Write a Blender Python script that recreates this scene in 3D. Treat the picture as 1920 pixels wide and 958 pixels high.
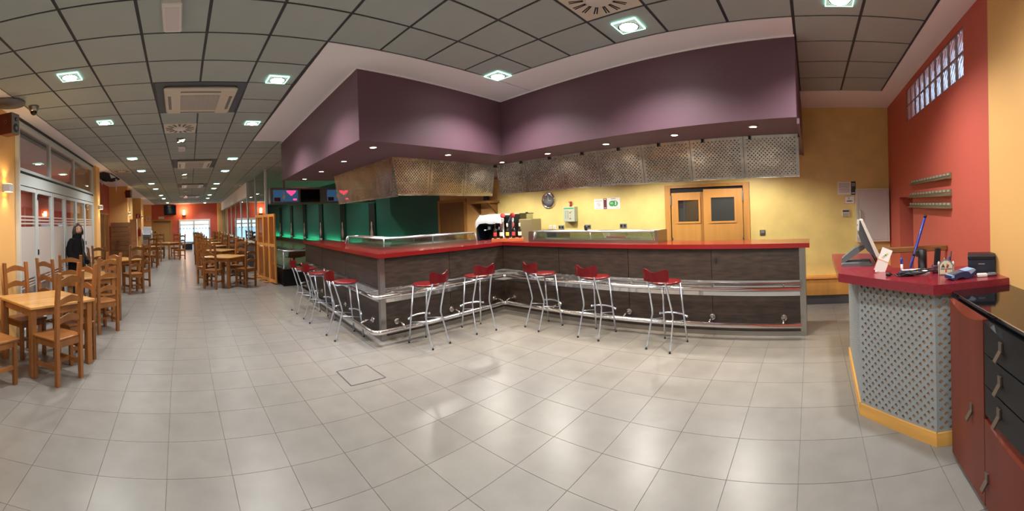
import bpy, bmesh, math, random
from mathutils import Vector, Matrix

random.seed(7)
for o in list(bpy.data.objects):
    bpy.data.objects.remove(o)
scene = bpy.context.scene
COL = scene.collection
PI = math.pi
HC = 3.06          # ceiling height
EYE = 1.55         # camera height

# ------------------------------------------------------------------ camera
cam_d = bpy.data.cameras.new('camera')
cam = bpy.data.objects.new('camera', cam_d)
COL.objects.link(cam)
F_PX, YAW, ROLL, Y0 = 755.3, -0.7425, -0.0346, 400.65
r0 = Vector((math.cos(YAW), -math.sin(YAW), 0)); f0 = Vector((math.sin(YAW), math.cos(YAW), 0)); u0 = Vector((0, 0, 1))
rr = r0 * math.cos(ROLL) + u0 * math.sin(ROLL); uu = -r0 * math.sin(ROLL) + u0 * math.cos(ROLL)
cam.matrix_world = Matrix((( rr.x, uu.x, -f0.x, 0), (rr.y, uu.y, -f0.y, 0), (rr.z, uu.z, -f0.z, EYE), (0, 0, 0, 1)))
cam_d.type = 'PANO'
cam_d.panorama_type = 'CENTRAL_CYLINDRICAL'
cam_d.central_cylindrical_radius = 1.0
cam_d.central_cylindrical_range_u_min = -960 / F_PX
cam_d.central_cylindrical_range_u_max = 960 / F_PX
cam_d.central_cylindrical_range_v_min = -(958 - Y0) / F_PX
cam_d.central_cylindrical_range_v_max = Y0 / F_PX
cam_d.clip_end = 200
scene.camera = cam

# ------------------------------------------------------------------ world, exposure
world = bpy.data.worlds.new('world'); scene.world = world
world.use_nodes = True
wn = world.node_tree.nodes
wn['Background'].inputs[0].default_value = (0.62, 0.78, 1.0, 1)
wn['Background'].inputs[1].default_value = 2.8
scene.view_settings.view_transform = 'Standard'
scene.view_settings.look = 'None'
scene.view_settings.gamma = 1.0
scene.view_settings.use_curve_mapping = False
scene.view_settings.exposure = 0.95
DOWNLIGHT_W = 110.0
HALOGEN_W = 52.0
scene.cycles.max_bounces = 8
scene.cycles.diffuse_bounces = 5
scene.cycles.glossy_bounces = 4
scene.cycles.transparent_max_bounces = 10
scene.cycles.caustics_reflective = False
scene.cycles.caustics_refractive = False
scene.cycles.sample_clamp_indirect = 6.0

# ------------------------------------------------------------------ materials
def C(r, g, b):
    def f(c):
        c /= 255.0
        return c / 12.92 if c <= 0.04045 else ((c + 0.055) / 1.055) ** 2.4
    return (f(r), f(g), f(b), 1.0)

def mat(name, rgb, rough=0.5, metal=0.0, spec=0.5, var=0.0, scale=6.0, bump=0.0, bscale=60.0, stretch=None, emit=None, estr=0.0, per_obj=0.0, coat=0.0, coords='Object'):
    m = bpy.data.materials.new(name); m.use_nodes = True
    nt = m.node_tree; N = nt.nodes; L = nt.links
    b = N['Principled BSDF']
    b.inputs['Base Color'].default_value = C(*rgb)
    b.inputs['Roughness'].default_value = rough
    b.inputs['Metallic'].default_value = metal
    b.inputs['Specular IOR Level'].default_value = spec
    b.inputs['Coat Weight'].default_value = coat
    if emit:
        b.inputs['Emission Color'].default_value = C(*emit)
        b.inputs['Emission Strength'].default_value = estr
    if var or bump or per_obj:
        if coords == 'World':
            tc = N.new('ShaderNodeNewGeometry'); co = tc.outputs['Position']
        else:
            tc = N.new('ShaderNodeTexCoord'); co = tc.outputs['Object']
        mp = N.new('ShaderNodeMapping')
        if stretch: mp.inputs['Scale'].default_value = stretch
        L.new(co, mp.inputs['Vector'])
        src = None
        if var:
            nz = N.new('ShaderNodeTexNoise'); nz.inputs['Scale'].default_value = scale; nz.inputs['Detail'].default_value = 5
            L.new(mp.outputs[0], nz.inputs['Vector'])
            mr = N.new('ShaderNodeMapRange'); mr.inputs['From Min'].default_value = 0.3; mr.inputs['From Max'].default_value = 0.7
            mr.inputs['To Min'].default_value = 1 - var; mr.inputs['To Max'].default_value = 1 + var
            L.new(nz.outputs[0], mr.inputs['Value']); src = mr.outputs[0]
        if per_obj:
            oi = N.new('ShaderNodeObjectInfo')
            m2 = N.new('ShaderNodeMapRange'); m2.inputs['To Min'].default_value = 1 - per_obj; m2.inputs['To Max'].default_value = 1 + per_obj
            L.new(oi.outputs['Random'], m2.inputs['Value'])
            if src is None: src = m2.outputs[0]
            else:
                mm = N.new('ShaderNodeMath'); mm.operation = 'MULTIPLY'
                L.new(src, mm.inputs[0]); L.new(m2.outputs[0], mm.inputs[1]); src = mm.outputs[0]
        if src is not None:
            vm = N.new('ShaderNodeVectorMath'); vm.operation = 'SCALE'
            vm.inputs[0].default_value = C(*rgb)[:3]
            L.new(src, vm.inputs['Scale']); L.new(vm.outputs[0], b.inputs['Base Color'])
        if bump:
            n2 = N.new('ShaderNodeTexNoise'); n2.inputs['Scale'].default_value = bscale; n2.inputs['Detail'].default_value = 4
            L.new(mp.outputs[0], n2.inputs['Vector'])
            bp = N.new('ShaderNodeBump'); bp.inputs['Strength'].default_value = bump; bp.inputs['Distance'].default_value = 0.02
            L.new(n2.outputs[0], bp.inputs['Height']); L.new(bp.outputs[0], b.inputs['Normal'])
    return m

def glass_mat(name, tint=(225, 235, 232), ior=1.5, rough=0.0, boost=0.0):
    m = bpy.data.materials.new(name); m.use_nodes = True
    nt = m.node_tree; N = nt.nodes; L = nt.links
    N.remove(N['Principled BSDF'])
    tr = N.new('ShaderNodeBsdfTransparent'); tr.inputs[0].default_value = C(*tint)
    gl = N.new('ShaderNodeBsdfGlossy'); gl.inputs['Roughness'].default_value = rough
    # two-sided Schlick reflectance (thin pane: no total reflection at the rear face)
    gm = N.new('ShaderNodeNewGeometry'); dt = N.new('ShaderNodeVectorMath'); dt.operation = 'DOT_PRODUCT'
    L.new(gm.outputs['Normal'], dt.inputs[0]); L.new(gm.outputs['Incoming'], dt.inputs[1])
    ab = N.new('ShaderNodeMath'); ab.operation = 'ABSOLUTE'; L.new(dt.outputs['Value'], ab.inputs[0])
    iv = N.new('ShaderNodeMath'); iv.operation = 'SUBTRACT'; iv.inputs[0].default_value = 1.0; L.new(ab.outputs[0], iv.inputs[1])
    pw = N.new('ShaderNodeMath'); pw.operation = 'POWER'; pw.inputs[1].default_value = 5.0; L.new(iv.outputs[0], pw.inputs[0])
    ma = N.new('ShaderNodeMath'); ma.operation = 'MULTIPLY_ADD'; ma.use_clamp = True
    f0_ = ((ior - 1) / (ior + 1)) ** 2 + boost
    ma.inputs[1].default_value = 1 - f0_; ma.inputs[2].default_value = f0_; L.new(pw.outputs[0], ma.inputs[0])
    mx = N.new('ShaderNodeMixShader'); L.new(ma.outputs[0], mx.inputs[0])
    L.new(tr.outputs[0], mx.inputs[1]); L.new(gl.outputs[0], mx.inputs[2])
    L.new(mx.outputs[0], N['Material Output'].inputs[0])
    return m

def film_mat(name, rgb, opacity, trans=0.5):
    m = bpy.data.materials.new(name); m.use_nodes = True
    nt = m.node_tree; N = nt.nodes; L = nt.links
    N.remove(N['Principled BSDF'])
    tr = N.new('ShaderNodeBsdfTransparent')
    df = N.new('ShaderNodeBsdfDiffuse'); df.inputs[0].default_value = C(*rgb)
    tl = N.new('ShaderNodeBsdfTranslucent'); tl.inputs[0].default_value = C(*rgb)
    m1 = N.new('ShaderNodeMixShader'); m1.inputs[0].default_value = trans
    L.new(df.outputs[0], m1.inputs[1]); L.new(tl.outputs[0], m1.inputs[2])
    m2 = N.new('ShaderNodeMixShader'); m2.inputs[0].default_value = opacity
    L.new(tr.outputs[0], m2.inputs[1]); L.new(m1.outputs[0], m2.inputs[2])
    L.new(m2.outputs[0], N['Material Output'].inputs[0])
    return m

def wood(name, rgb, rough=0.35, var=0.22, along=(1, 1, 0.12), scale=9.0, coat=0.0, per_obj=0.0, spec=0.45):
    return mat(name, rgb, rough=rough, spec=spec, var=var, scale=scale, stretch=along, coat=coat, per_obj=per_obj)

M = {}
M['floor'] = mat('floor_porcelain', (127, 123, 118), rough=0.33, spec=0.55, var=0.09, scale=5.0, per_obj=0.035, coords='World')
M['floor_far'] = mat('floor_porcelain_far', (127, 123, 118), rough=0.33, spec=0.55, var=0.07, scale=4.0, coords='World')
M['grout'] = mat('grout', (118, 112, 106), rough=0.8)
M['ctile'] = mat('ceiling_tile', (172, 183, 184), rough=0.9, spec=0.1, var=0.03, scale=3, per_obj=0.02, bump=0.05, bscale=300)
M['tbar'] = mat('ceiling_grid_dark', (50, 52, 60), rough=0.55)
M['plaster'] = mat('white_plaster', (244, 243, 250), rough=0.8)
M['purple'] = mat('purple_paint', (104, 76, 88), rough=0.55, spec=0.35, var=0.03, scale=3)
M['yellow'] = mat('yellow_stucco', (228, 203, 128), rough=0.42, spec=0.5, var=0.08, scale=3.5, coords='World')
M['orange'] = mat('orange_paint', (234, 182, 112), rough=0.6, var=0.03, scale=2)
M['red'] = mat('red_orange_paint', (198, 94, 78), rough=0.6, var=0.04, scale=1.5)
M['teal'] = mat('teal_paint', (44, 102, 100), rough=0.55)
M['wall_white'] = mat('off_white_paint', (200, 192, 180), rough=0.8)
M['chairwood'] = wood('varnished_chair_wood', (138, 88, 46), rough=0.32, per_obj=0.12)
M['tablewood'] = wood('varnished_table_wood', (196, 148, 88), rough=0.22, along=(0.15, 1, 1))
M['tableleg'] = wood('table_leg_wood', (150, 98, 52), rough=0.35)
M['screenwood'] = wood('pine_screen_wood', (205, 140, 70), rough=0.5)
M['doorwood'] = wood('oak_door_veneer', (190, 136, 70), rough=0.4, var=0.08, scale=14)
M['doorwood_dark'] = wood('brown_door_veneer', (134, 92, 52), rough=0.4, var=0.1)
M['cherry'] = wood('cherry_cabinet_wood', (104, 46, 32), rough=0.42, spec=0.2, var=0.14, scale=7)
M['plank'] = wood('brown_plank', (140, 102, 66), rough=0.5, along=(1, .12, 1), var=0.2, per_obj=0.15)
M['counter_red'] = mat('red_quartz', (112, 22, 26), rough=0.16, spec=0.6, var=0.12, scale=140)
M['counter_red2'] = mat('dark_red_quartz', (130, 38, 48), rough=0.2, spec=0.55, var=0.25, scale=160)
M['barpanel'] = mat('dark_rusted_laminate', (48, 38, 34), rough=0.42, spec=0.45, var=0.5, scale=5.5, stretch=(1, 1, 6), coords='World')
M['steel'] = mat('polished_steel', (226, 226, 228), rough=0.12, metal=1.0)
M['brushed'] = mat('brushed_steel', (165, 162, 158), rough=0.28, metal=1.0)
M['chrome'] = mat('chrome_tube', (222, 232, 248), rough=0.28, metal=1.0)
M['perf'] = mat('perforated_steel', (172, 170, 168), rough=0.26, metal=1.0, var=0.25, scale=4.0, bump=0.35, bscale=9)
M['stoolred'] = mat('red_stool_vinyl', (96, 12, 18), rough=0.25, spec=0.5)
M['black'] = mat('black_plastic', (26, 26, 29), rough=0.4)
M['blackgloss'] = mat('black_gloss', (14, 14, 18), rough=0.06, spec=0.6)
M['blackmatte'] = mat('black_lacquer', (20, 20, 23), rough=0.4, spec=0.22)
M['navy'] = mat('dark_navy', (34, 38, 52), rough=0.35)
M['grey_dark'] = mat('dark_grey_panel', (70, 70, 74), rough=0.5, var=0.05)
M['lowwall'] = mat('dark_grey_low_wall', (74, 74, 80), rough=0.5, var=0.05)
M['alu'] = mat('aluminium_frame', (212, 220, 220), rough=0.4, metal=0.15)
M['white'] = mat('white_plastic', (224, 222, 218), rough=0.4)
M['offwhite'] = mat('offwhite_plastic', (210, 204, 190), rough=0.4)
M['paper'] = mat('paper', (236, 232, 228), rough=0.8)
M['paperline'] = mat('paper_print', (110, 108, 112), rough=0.8)
M['lattice'] = mat('grey_painted_lattice', (142, 147, 148), rough=0.6, var=0.04)
M['lattice_back'] = mat('lattice_backing_wood', (230, 168, 116), rough=0.6, var=0.08)
M['skirting'] = wood('pine_skirting', (214, 160, 82), rough=0.45, along=(.1, .1, 1))
M['bronze'] = mat('bronze_handle', (112, 100, 88), rough=0.4, metal=0.7)
M['glass'] = glass_mat('clear_glass')
M['glass_part'] = glass_mat('partition_glass', tint=(240, 244, 243), boost=0.04)
M['glass_case'] = glass_mat('display_case_glass', tint=(222, 232, 226), boost=0.20)
M['film'] = film_mat('frosted_film', (216, 208, 202), 0.93, 0.3)
M['curtain'] = film_mat('sheer_curtain', (214, 232, 250), 0.8, 0.75)
M['lamp'] = mat('lamp_lit', (255, 255, 255), emit=(255, 252, 240), estr=26.0)
M['lamp_warm'] = mat('halogen_lit', (255, 240, 220), emit=(255, 226, 178), estr=30.0)
M['lamp_blue'] = mat('halogen_lit_blue', (220, 230, 255), emit=(150, 180, 255), estr=26.0)
M['edge_glow'] = mat('lit_glass_edge', (200, 245, 225), rough=0.2, emit=(170, 245, 215), estr=2.0)
M['downplate'] = mat('downlight_glass_plate', (176, 186, 178), rough=0.12, spec=0.6, emit=(190, 235, 215), estr=0.25)
M['wall_lamp_glass'] = mat('wall_lamp_lit', (255, 220, 180), emit=(255, 196, 120), estr=9.0)
M['ledred'] = mat('red_led', (255, 30, 60), emit=(255, 30, 70), estr=4.0)
M['ledgreen'] = mat('green_led', (60, 255, 160), emit=(40, 255, 150), estr=0.35)
M['tvscreen'] = mat('tv_screen', (10, 14, 34), rough=0.08)
M['tvblue'] = mat('score_screen', (52, 92, 130), rough=0.2, emit=(60, 100, 140), estr=0.25)
M['greybox'] = mat('grey_housing', (120, 118, 120), rough=0.5)
M['extred'] = mat('extinguisher_red', (150, 24, 30), rough=0.3)
M['signred'] = mat('sign_red', (190, 34, 30), rough=0.5)
M['green_print'] = mat('green_print', (60, 160, 84), rough=0.7)
M['red_print'] = mat('red_print', (206, 60, 56), rough=0.7)
M['maroon'] = mat('maroon_print', (100, 44, 54), rough=0.7)
M['pink_print'] = mat('pink_paper', (226, 170, 172), rough=0.8)
M['speakerwood'] = wood('speaker_cabinet', (98, 42, 32), rough=0.35)
M['bluepole'] = mat('blue_pole', (28, 50, 140), rough=0.3)
M['skin'] = mat('skin', (206, 158, 132), rough=0.5)
M['lips'] = mat('lips', (150, 74, 70), rough=0.5)
M['eye'] = mat('eye_dark', (40, 30, 28), rough=0.2)
M['hair'] = mat('brown_hair', (60, 42, 32), rough=0.5, var=0.3, scale=30, stretch=(1, 1, .2))
M['coat'] = mat('black_padded_coat', (19, 18, 22), rough=0.8, spec=0.2, bump=0.2, bscale=20)
M['trousers'] = mat('dark_trousers', (30, 30, 38), rough=0.8)
M['cloth'] = mat('white_cloth', (190, 190, 194), rough=0.9, bump=0.3, bscale=14)
M['bottle'] = mat('dark_bottle_glass', (30, 20, 14), rough=0.08, spec=0.7)
M['label_red'] = mat('bottle_label_red', (190, 60, 66), rough=0.6)
M['label_yel'] = mat('bottle_label_yellow', (222, 196, 90), rough=0.6)
M['label_wht'] = mat('bottle_label_white', (220, 214, 200), rough=0.6)
M['oakblock'] = wood('tap_plinth_wood', (168, 92, 56), rough=0.4, along=(.2, 1, 1))
M['plasticwhite'] = mat('white_garden_plastic', (214, 222, 232), rough=0.35)
M['term_blue'] = mat('payment_terminal_blue', (38, 52, 90), rough=0.35)
M['term_light'] = mat('payment_terminal_light', (150, 180, 214), rough=0.35)
M['purplecup'] = mat('purple_plastic', (86, 44, 70), rough=0.4)
M['cream'] = mat('cream_ceramic', (214, 212, 180), rough=0.4)
M['brownseat'] = mat('brown_moulded_seat', (92, 52, 38), rough=0.3)
M['lanewood'] = wood('lane_wood', (128, 116, 84), rough=0.22, along=(.1, 1, 1))
M['darkrail'] = mat('dark_red_rail', (70, 30, 30), rough=0.35)
M['void'] = mat('dark_void', (16, 18, 26), rough=0.9)  # near-black fill standing in for shade inside holes and slots
M['darkroom'] = mat('dark_panel_and_unlit_room', (40, 38, 40), rough=0.8)  # pin panel colour, also sheets standing in for darkness at the swing doors
M['rackgrey'] = mat('rack_tooth_grey', (168, 164, 150), rough=0.5)
M['rackgrey2'] = mat('rack_strip_olive', (128, 116, 92), rough=0.45, metal=0.3)
M['armgrey'] = mat('till_grey', (92, 96, 98), rough=0.45)
M['lampgrey'] = mat('lamp_housing_grey', (186, 184, 186), rough=0.5)
M['lobbyred'] = mat('lobby_red_paint', (176, 92, 84), rough=0.6)
M['rubber'] = mat('rubber_foot', (22, 22, 22), rough=0.7)
M['mopwhite'] = mat('white_tube', (230, 230, 230), rough=0.4)

def wave_glass():
    m = bpy.data.materials.new('wavy_glass_block'); m.use_nodes = True
    N = m.node_tree.nodes; L = m.node_tree.links
    b = N['Principled BSDF']
    b.inputs['Base Color'].default_value = C(238, 240, 250)
    b.inputs['Roughness'].default_value = 0.28
    b.inputs['Transmission Weight'].default_value = 0.75
    tc = N.new('ShaderNodeTexCoord'); wv = N.new('ShaderNodeTexWave')
    wv.inputs['Scale'].default_value = 9; wv.inputs['Distortion'].default_value = 6; wv.bands_direction = 'DIAGONAL'
    L.new(tc.outputs['Object'], wv.inputs['Vector'])
    bp = N.new('ShaderNodeBump'); bp.inputs['Strength'].default_value = 0.16; bp.inputs['Distance'].default_value = 0.02
    L.new(wv.outputs['Fac'], bp.inputs['Height']); L.new(bp.outputs[0], b.inputs['Normal'])
    return m
M['glassblock'] = wave_glass()

# ------------------------------------------------------------------ mesh builder
class MB:
    def __init__(s): s.v = []; s.f = []; s.mi = []; s.smooth = []
    def add(s, vs, fs, mi=0, smooth=False):
        n = len(s.v); s.v += [tuple(p) for p in vs]
        for f in fs:
            s.f.append([n + i for i in f]); s.mi.append(mi); s.smooth.append(smooth)
        return s
    def box(s, x0, x1, y0, y1, z0, z1, mi=0, mtx=None):
        vs = [(x, y, z) for z in (z0, z1) for x, y in ((x0, y0), (x1, y0), (x1, y1), (x0, y1))]
        if mtx is not None: vs = [mtx @ Vector(v) for v in vs]
        return s.add(vs, [(3, 2, 1, 0), (4, 5, 6, 7), (0, 1, 5, 4), (1, 2, 6, 5), (2, 3, 7, 6), (3, 0, 4, 7)], mi)
    def cbox(s, x0, x1, y0, y1, z0, z1, c=0.006, mi=0, mtx=None):
        """box with a chamfered outline in all directions (24 verts)"""
        P = []
        for z, e in ((z0, c), (z0 + c, 0), (z1 - c, 0), (z1, c)):
            k = c if e == 0 else c * 2
            for x, y in ((x0 + k, y0 + e), (x1 - k, y0 + e), (x1 - e, y0 + k), (x1 - e, y1 - k), (x1 - k, y1 - e), (x0 + k, y1 - e), (x0 + e, y1 - k), (x0 + e, y0 + k)):
                P.append((x, y, z))
        if mtx is not None: P = [mtx @ Vector(v) for v in P]
        fs = [tuple(range(7, -1, -1)), tuple(range(24, 32))]
        for r in range(3):
            for i in range(8):
                j = (i + 1) % 8
                fs.append((r * 8 + i, r * 8 + j, r * 8 + 8 + j, r * 8 + 8 + i))
        return s.add(P, fs, mi)
    def prism(s, poly, z0, z1, mi=0, mtx=None):
        a = sum(poly[i][0] * poly[(i + 1) % len(poly)][1] - poly[(i + 1) % len(poly)][0] * poly[i][1] for i in range(len(poly)))
        if a < 0: poly = poly[::-1]
        n = len(poly)
        vs = [(p[0], p[1], z0) for p in poly] + [(p[0], p[1], z1) for p in poly]
        if mtx is not None: vs = [mtx @ Vector(v) for v in vs]
        fs = [tuple(range(n - 1, -1, -1)), tuple(range(n, 2 * n))] + [(i, (i + 1) % n, n + (i + 1) % n, n + i) for i in range(n)]
        return s.add(vs, fs, mi)
    def tube(s, pts, r, n=8, mi=0, caps=True, radii=None):
        pts = [Vector(p) for p in pts]; vs = []; fs = []
        prev = None
        for i, p in enumerate(pts):
            if i == 0: d = pts[1] - p
            elif i == len(pts) - 1: d = p - pts[i - 1]
            else: d = (pts[i + 1] - p).normalized() + (p - pts[i - 1]).normalized()
            d.normalize()
            if prev is None:
                a = Vector((0, 0, 1)) if abs(d.z) < 0.9 else Vector((1, 0, 0))
                u = d.cross(a).normalized()
            else:
                u = (prev - d * prev.dot(d)).normalized()
            prev = u; w = d.cross(u)
            rad = radii[i] if radii else r
            for k in range(n):
                t = 2 * PI * k / n
                vs.append(p + (u * math.cos(t) + w * math.sin(t)) * rad)
        for i in range(len(pts) - 1):
            for k in range(n):
                k2 = (k + 1) % n
                fs.append((i * n + k, i * n + k2, (i + 1) * n + k2, (i + 1) * n + k))
        s.add(vs, fs, mi, True)
        if caps:
            m = len(s.v) - len(vs)
            s.f.append([m + k for k in range(n - 1, -1, -1)]); s.mi.append(mi); s.smooth.append(False)
            e = m + (len(pts) - 1) * n
            s.f.append([e + k for k in range(n)]); s.mi.append(mi); s.smooth.append(False)
        return s
    def lathe(s, prof, c=(0, 0, 0), n=16, mi=0, mtx=None, smooth=True):
        vs = []; fs = []
        for r, z in prof:
            for k in range(n):
                t = 2 * PI * k / n
                v = Vector((r * math.cos(t), r * math.sin(t), z))
                if mtx is not None: v = mtx @ v
                vs.append(v + Vector(c))
        for i in range(len(prof) - 1):
            for k in range(n):
                k2 = (k + 1) % n
                fs.append((i * n + k, i * n + k2, (i + 1) * n + k2, (i + 1) * n + k))
        fs.append(tuple(range(n - 1, -1, -1))); fs.append(tuple((len(prof) - 1) * n + k for k in range(n)))
        return s.add(vs, fs, mi, smooth)
    def build(s, name, m, parent=None, loc=None):
        me = bpy.data.meshes.new(name); me.from_pydata(s.v, [], s.f)
        ms = m if isinstance(m, (list, tuple)) else [m]
        for x in ms: me.materials.append(x)
        me.polygons.foreach_set('material_index', s.mi)
        me.polygons.foreach_set('use_smooth', s.smooth)
        me.update()
        o = bpy.data.objects.new(name, me); COL.objects.link(o)
        if parent is not None: o.parent = parent
        if loc is not None: o.location = loc
        return o

def tag(o, label=None, cat=None, group=None, kind=None):
    if label: o['label'] = label
    if cat: o['category'] = cat
    if group: o['group'] = group
    if kind: o['kind'] = kind
    return o
def struct(o):
    o['kind'] = 'structure'; return o
def thing(name, label, cat, loc=(0, 0, 0), rz=0.0, group=None):
    o = bpy.data.objects.new(name, None); COL.objects.link(o)
    o.empty_display_size = 0.1
    o.location = loc; o.rotation_euler = (0, 0, rz)
    return tag(o, label, cat, group)
KIDS = {}
def copy_tree(o, parent=None):
    c = o.copy(); COL.objects.link(c)
    if parent is not None: c.parent = parent
    for ch in [x for x in bpy.data.objects if x.parent == o]:
        copy_tree(ch, c)
    return c
def place(proto_children, root_src, loc, rz, label, group):
    """copy of a thing with copies of its parts and sub-parts"""
    r = root_src.copy(); COL.objects.link(r)
    r.location = loc; r.rotation_euler = (0, 0, rz); r['label'] = label
    if group: r['group'] = group
    for ch, subs in proto_children:
        c = ch.copy(); COL.objects.link(c); c.parent = r
        for g in subs:
            d = g.copy(); COL.objects.link(d); d.parent = c
    return r
def kids(root):
    return [(c, [g for g in bpy.data.objects if g.parent == c]) for c in bpy.data.objects if c.parent == root]
def spot(loc, w, color=(1, 1, 1), size=150, blend=0.6, radius=0.07, rot=(0, 0, 0), parent=None):
    l = bpy.data.lights.new('lamp_light', 'SPOT'); l.energy = w; l.color = color; l.spot_size = math.radians(size); l.spot_blend = blend; l.shadow_soft_size = radius
    o = bpy.data.objects.new('lamp_light', l); COL.objects.link(o); o.location = loc; o.rotation_euler = rot
    if parent is not None: o.parent = parent
    return o
def interp(x, tab):
    tab = sorted(tab)
    if x <= tab[0][0]: a, b = tab[0], tab[1]
    elif x >= tab[-1][0]: a, b = tab[-2], tab[-1]
    else:
        for i in range(len(tab) - 1):
            if tab[i][0] <= x <= tab[i + 1][0]: a, b = tab[i], tab[i + 1]; break
    t = (x - a[0]) / (b[0] - a[0])
    return a[1] + t * (b[1] - a[1])
def lerp(a, b, t): return a + (b - a) * t

# ================================================================== LARGE STRUCTURE
def fan(Y, X):
    return Y + (0.0125 + (Y + 1.05) * 0.0113) * max(0.0, -4.0 - X)
XFAR = -30.7
XE, YN = 1.25, 6.35            # right-hand wall, rear (yellow) wall
YW = -2.13                     # glazed wall of the hall

# ---- floor: grout bed + porcelain tiles
FJ = [-2.36, -1.3, -.26, .72, 1.63, 2.53, 3.46, 4.41, 5.37, 6.38, 7.42, 8.47, 9.53, 10.57]
FI = [-.73, .27, 1.26, 2.25, 3.21, 4.15, 5.11, 6.08, 7.1, 8.15, 9.2]
fY = [(j, v * .4095) for j, v in enumerate(FJ)]
fX = [(c - 7, -v * .4095) for c, v in enumerate(FI)]
def FY(j): return interp(j, fY)
def FX(c): return interp(c, fX)
mb = MB(); mb.box(XFAR - .2, XE + .3, -5.8, YN + .2, -.06, -.004)
floor = struct(mb.build('floor', M['grout']))
cells = []
for c in range(-10, 67):
    for j in range(-5, 17):
        ps = [(FX(c + a), fan(FY(j + b), FX(c + a))) for a, b in ((0, 0), (1, 0), (1, 1), (0, 1))]
        cx = sum(p[0] for p in ps) / 4; cy = sum(p[1] for p in ps) / 4
        if cx < XFAR or cx > XE + .1 or cy < -2.75 or cy > YN: continue
        if cx < -9.6 and cy > 2.6: continue
        if -8 < cx < -5 and cy > 3.2 and cy < 5.5: continue
        th = math.atan2(cx, cy) - YAW
        d = math.hypot(cx, cy)
        vis = abs(th) < 1.36 and d > 1.6
        cells.append((0 if vis else 1, d, ps, cx, cy))
cells.sort(key=lambda t: (t[0], t[1]))
G = .0017
def tile_mb(mb, ps, cx, cy, z0, z1, g, local):
    ox, oy = (cx, cy) if local else (0, 0)
    q = []
    for x, y in ps:
        dx, dy = x - cx, y - cy; k = math.hypot(dx, dy)
        q.append((cx + dx * (1 - 1.4 * g / k) - ox, cy + dy * (1 - 1.4 * g / k) - oy))
    mb.prism(q, z0, z1)
far = MB()
for n, (v, d, ps, cx, cy) in enumerate(cells):
    if n < 298 and v == 0:
        mb = MB(); tile_mb(mb, ps, cx, cy, -.008, 0, G, True)
        mb.build('floor_tile', M['floor'], floor, (cx, cy, 0))
    else:
        tile_mb(far, ps, cx, cy, -.008, 0, G, False)
tag(far.build('floor_tile_field', M['floor_far'], floor), kind='stuff')

# ---- suspended ceiling
CJ = [-1.85 / .532, ] and [-2.53, -1.49, -.48, .49, 1.45, 2.39, 3.34, 4.27, 5.21, 6.14, 7.09, 8.09, 9.12, 10.15]
CI = [-1.85, -.82, .2, 1.2, 2.18, 3.13, 4.06, 4.98, 5.91, 6.93, 7.99, 9.09, 10.2, 11.31]
cY = [(-1, -1.85)] + [(j, v * .532) for j, v in enumerate(CJ)]
cX = [(c - 8, -v * .532) for c, v in enumerate(CI)] + [(9.5, -9.05), (12.5, -11.17), (17.5, -14.75), (20.5, -17.0), (25.5, -20.83), (28.5, -23.46), (33.5, -28.2), (36, -30.7)]
def CYj(j): return interp(j, cY)
def CXi(i): return interp(i, cX)
AC_CELLS = {}
for k, i0 in enumerate((2, 10, 18, 26)):
    for a in (0, 1):
        for b in (2, 3): AC_CELLS[(i0 + a, b)] = k
DIFF = [(5, 2), (-4, 7), (12, -1), (19, 6)]
def cquad(i, j):
    return [(CXi(i + a), fan(CYj(j + b), CXi(i + a))) for a, b in ((0, 0), (1, 0), (1, 1), (0, 1))]
mb = MB(); mb.box(XFAR - .2, XE + .3, -5.8, YN + .2, HC + .0065, HC + .1)
ceiling = struct(mb.build('ceiling', M['tbar']))
cc = []
for i in range(-8, 36):
    for j in range(-1, 13):
        okc = (i >= 0 and j < 5) or (i < 0 and j < 9) or (i < -6 and j < 13) or (i >= 7 and j >= 5)
        if not okc or (i, j) in AC_CELLS or (i, j) in DIFF: continue
        ps = cquad(i, j); cx = sum(p[0] for p in ps) / 4; cy = sum(p[1] for p in ps) / 4
        if cy > YN - .1: continue
        th = math.atan2(cx, cy) - YAW; d = math.hypot(cx, cy)
        vis = abs(th) < 1.36 and d > 2.5
        cc.append((0 if vis else 1, d, ps, cx, cy))
cc.sort(key=lambda t: (t[0], t[1]))
far = MB()
for n, (v, d, ps, cx, cy) in enumerate(cc):
    if n < 290 and v == 0:
        mb = MB(); tile_mb(mb, ps, cx, cy, HC, HC + .005, .0125, True)
        mb.build('ceiling_tile', M['ctile'], ceiling, (cx, cy, 0))
    else:
        tile_mb(far, ps, cx, cy, HC, HC + .005, .0125, False)
tag(far.build('ceiling_tile_field', M['ctile'], ceiling), kind='stuff')
# plasterboard bands round the tile field
ed = .012
def plaster(poly, z=HC):
    mb = MB(); mb.prism(poly, z - .002, z + .0045); return mb.build('plasterboard_band', M['plaster'], ceiling)
L5 = lambda x: fan(CYj(5), x) + ed
plaster([(XFAR, -2.75), (-10.3, -2.75), (-10.3, -2.2), (1.27, -2.2), (1.27, -1.862), (-10.3, fan(-1.85, -10.3) - ed), (XFAR, fan(-1.85, XFAR) - ed)])
plaster([(CXi(-8) + ed, -1.862), (1.27, -1.862), (1.27, 6.4), (CXi(-8) + ed, 6.4)])
plaster([(-.106 - .2, CYj(13) + ed), (CXi(-8) + ed, CYj(13) + ed), (CXi(-8) + ed, 6.4), (-.106 - .2, 6.4)])
plaster([(-3.144, CYj(9) + ed), (-.106 - ed, CYj(9) + ed), (-.106 - ed, 6.4), (-3.144, 6.4)])
plaster([(-7.35 + ed, L5(-7.35)), (-3.144 - ed, L5(-3.144)), (-3.144 - ed, 6.4), (-7.35 + ed, 6.4)])

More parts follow.
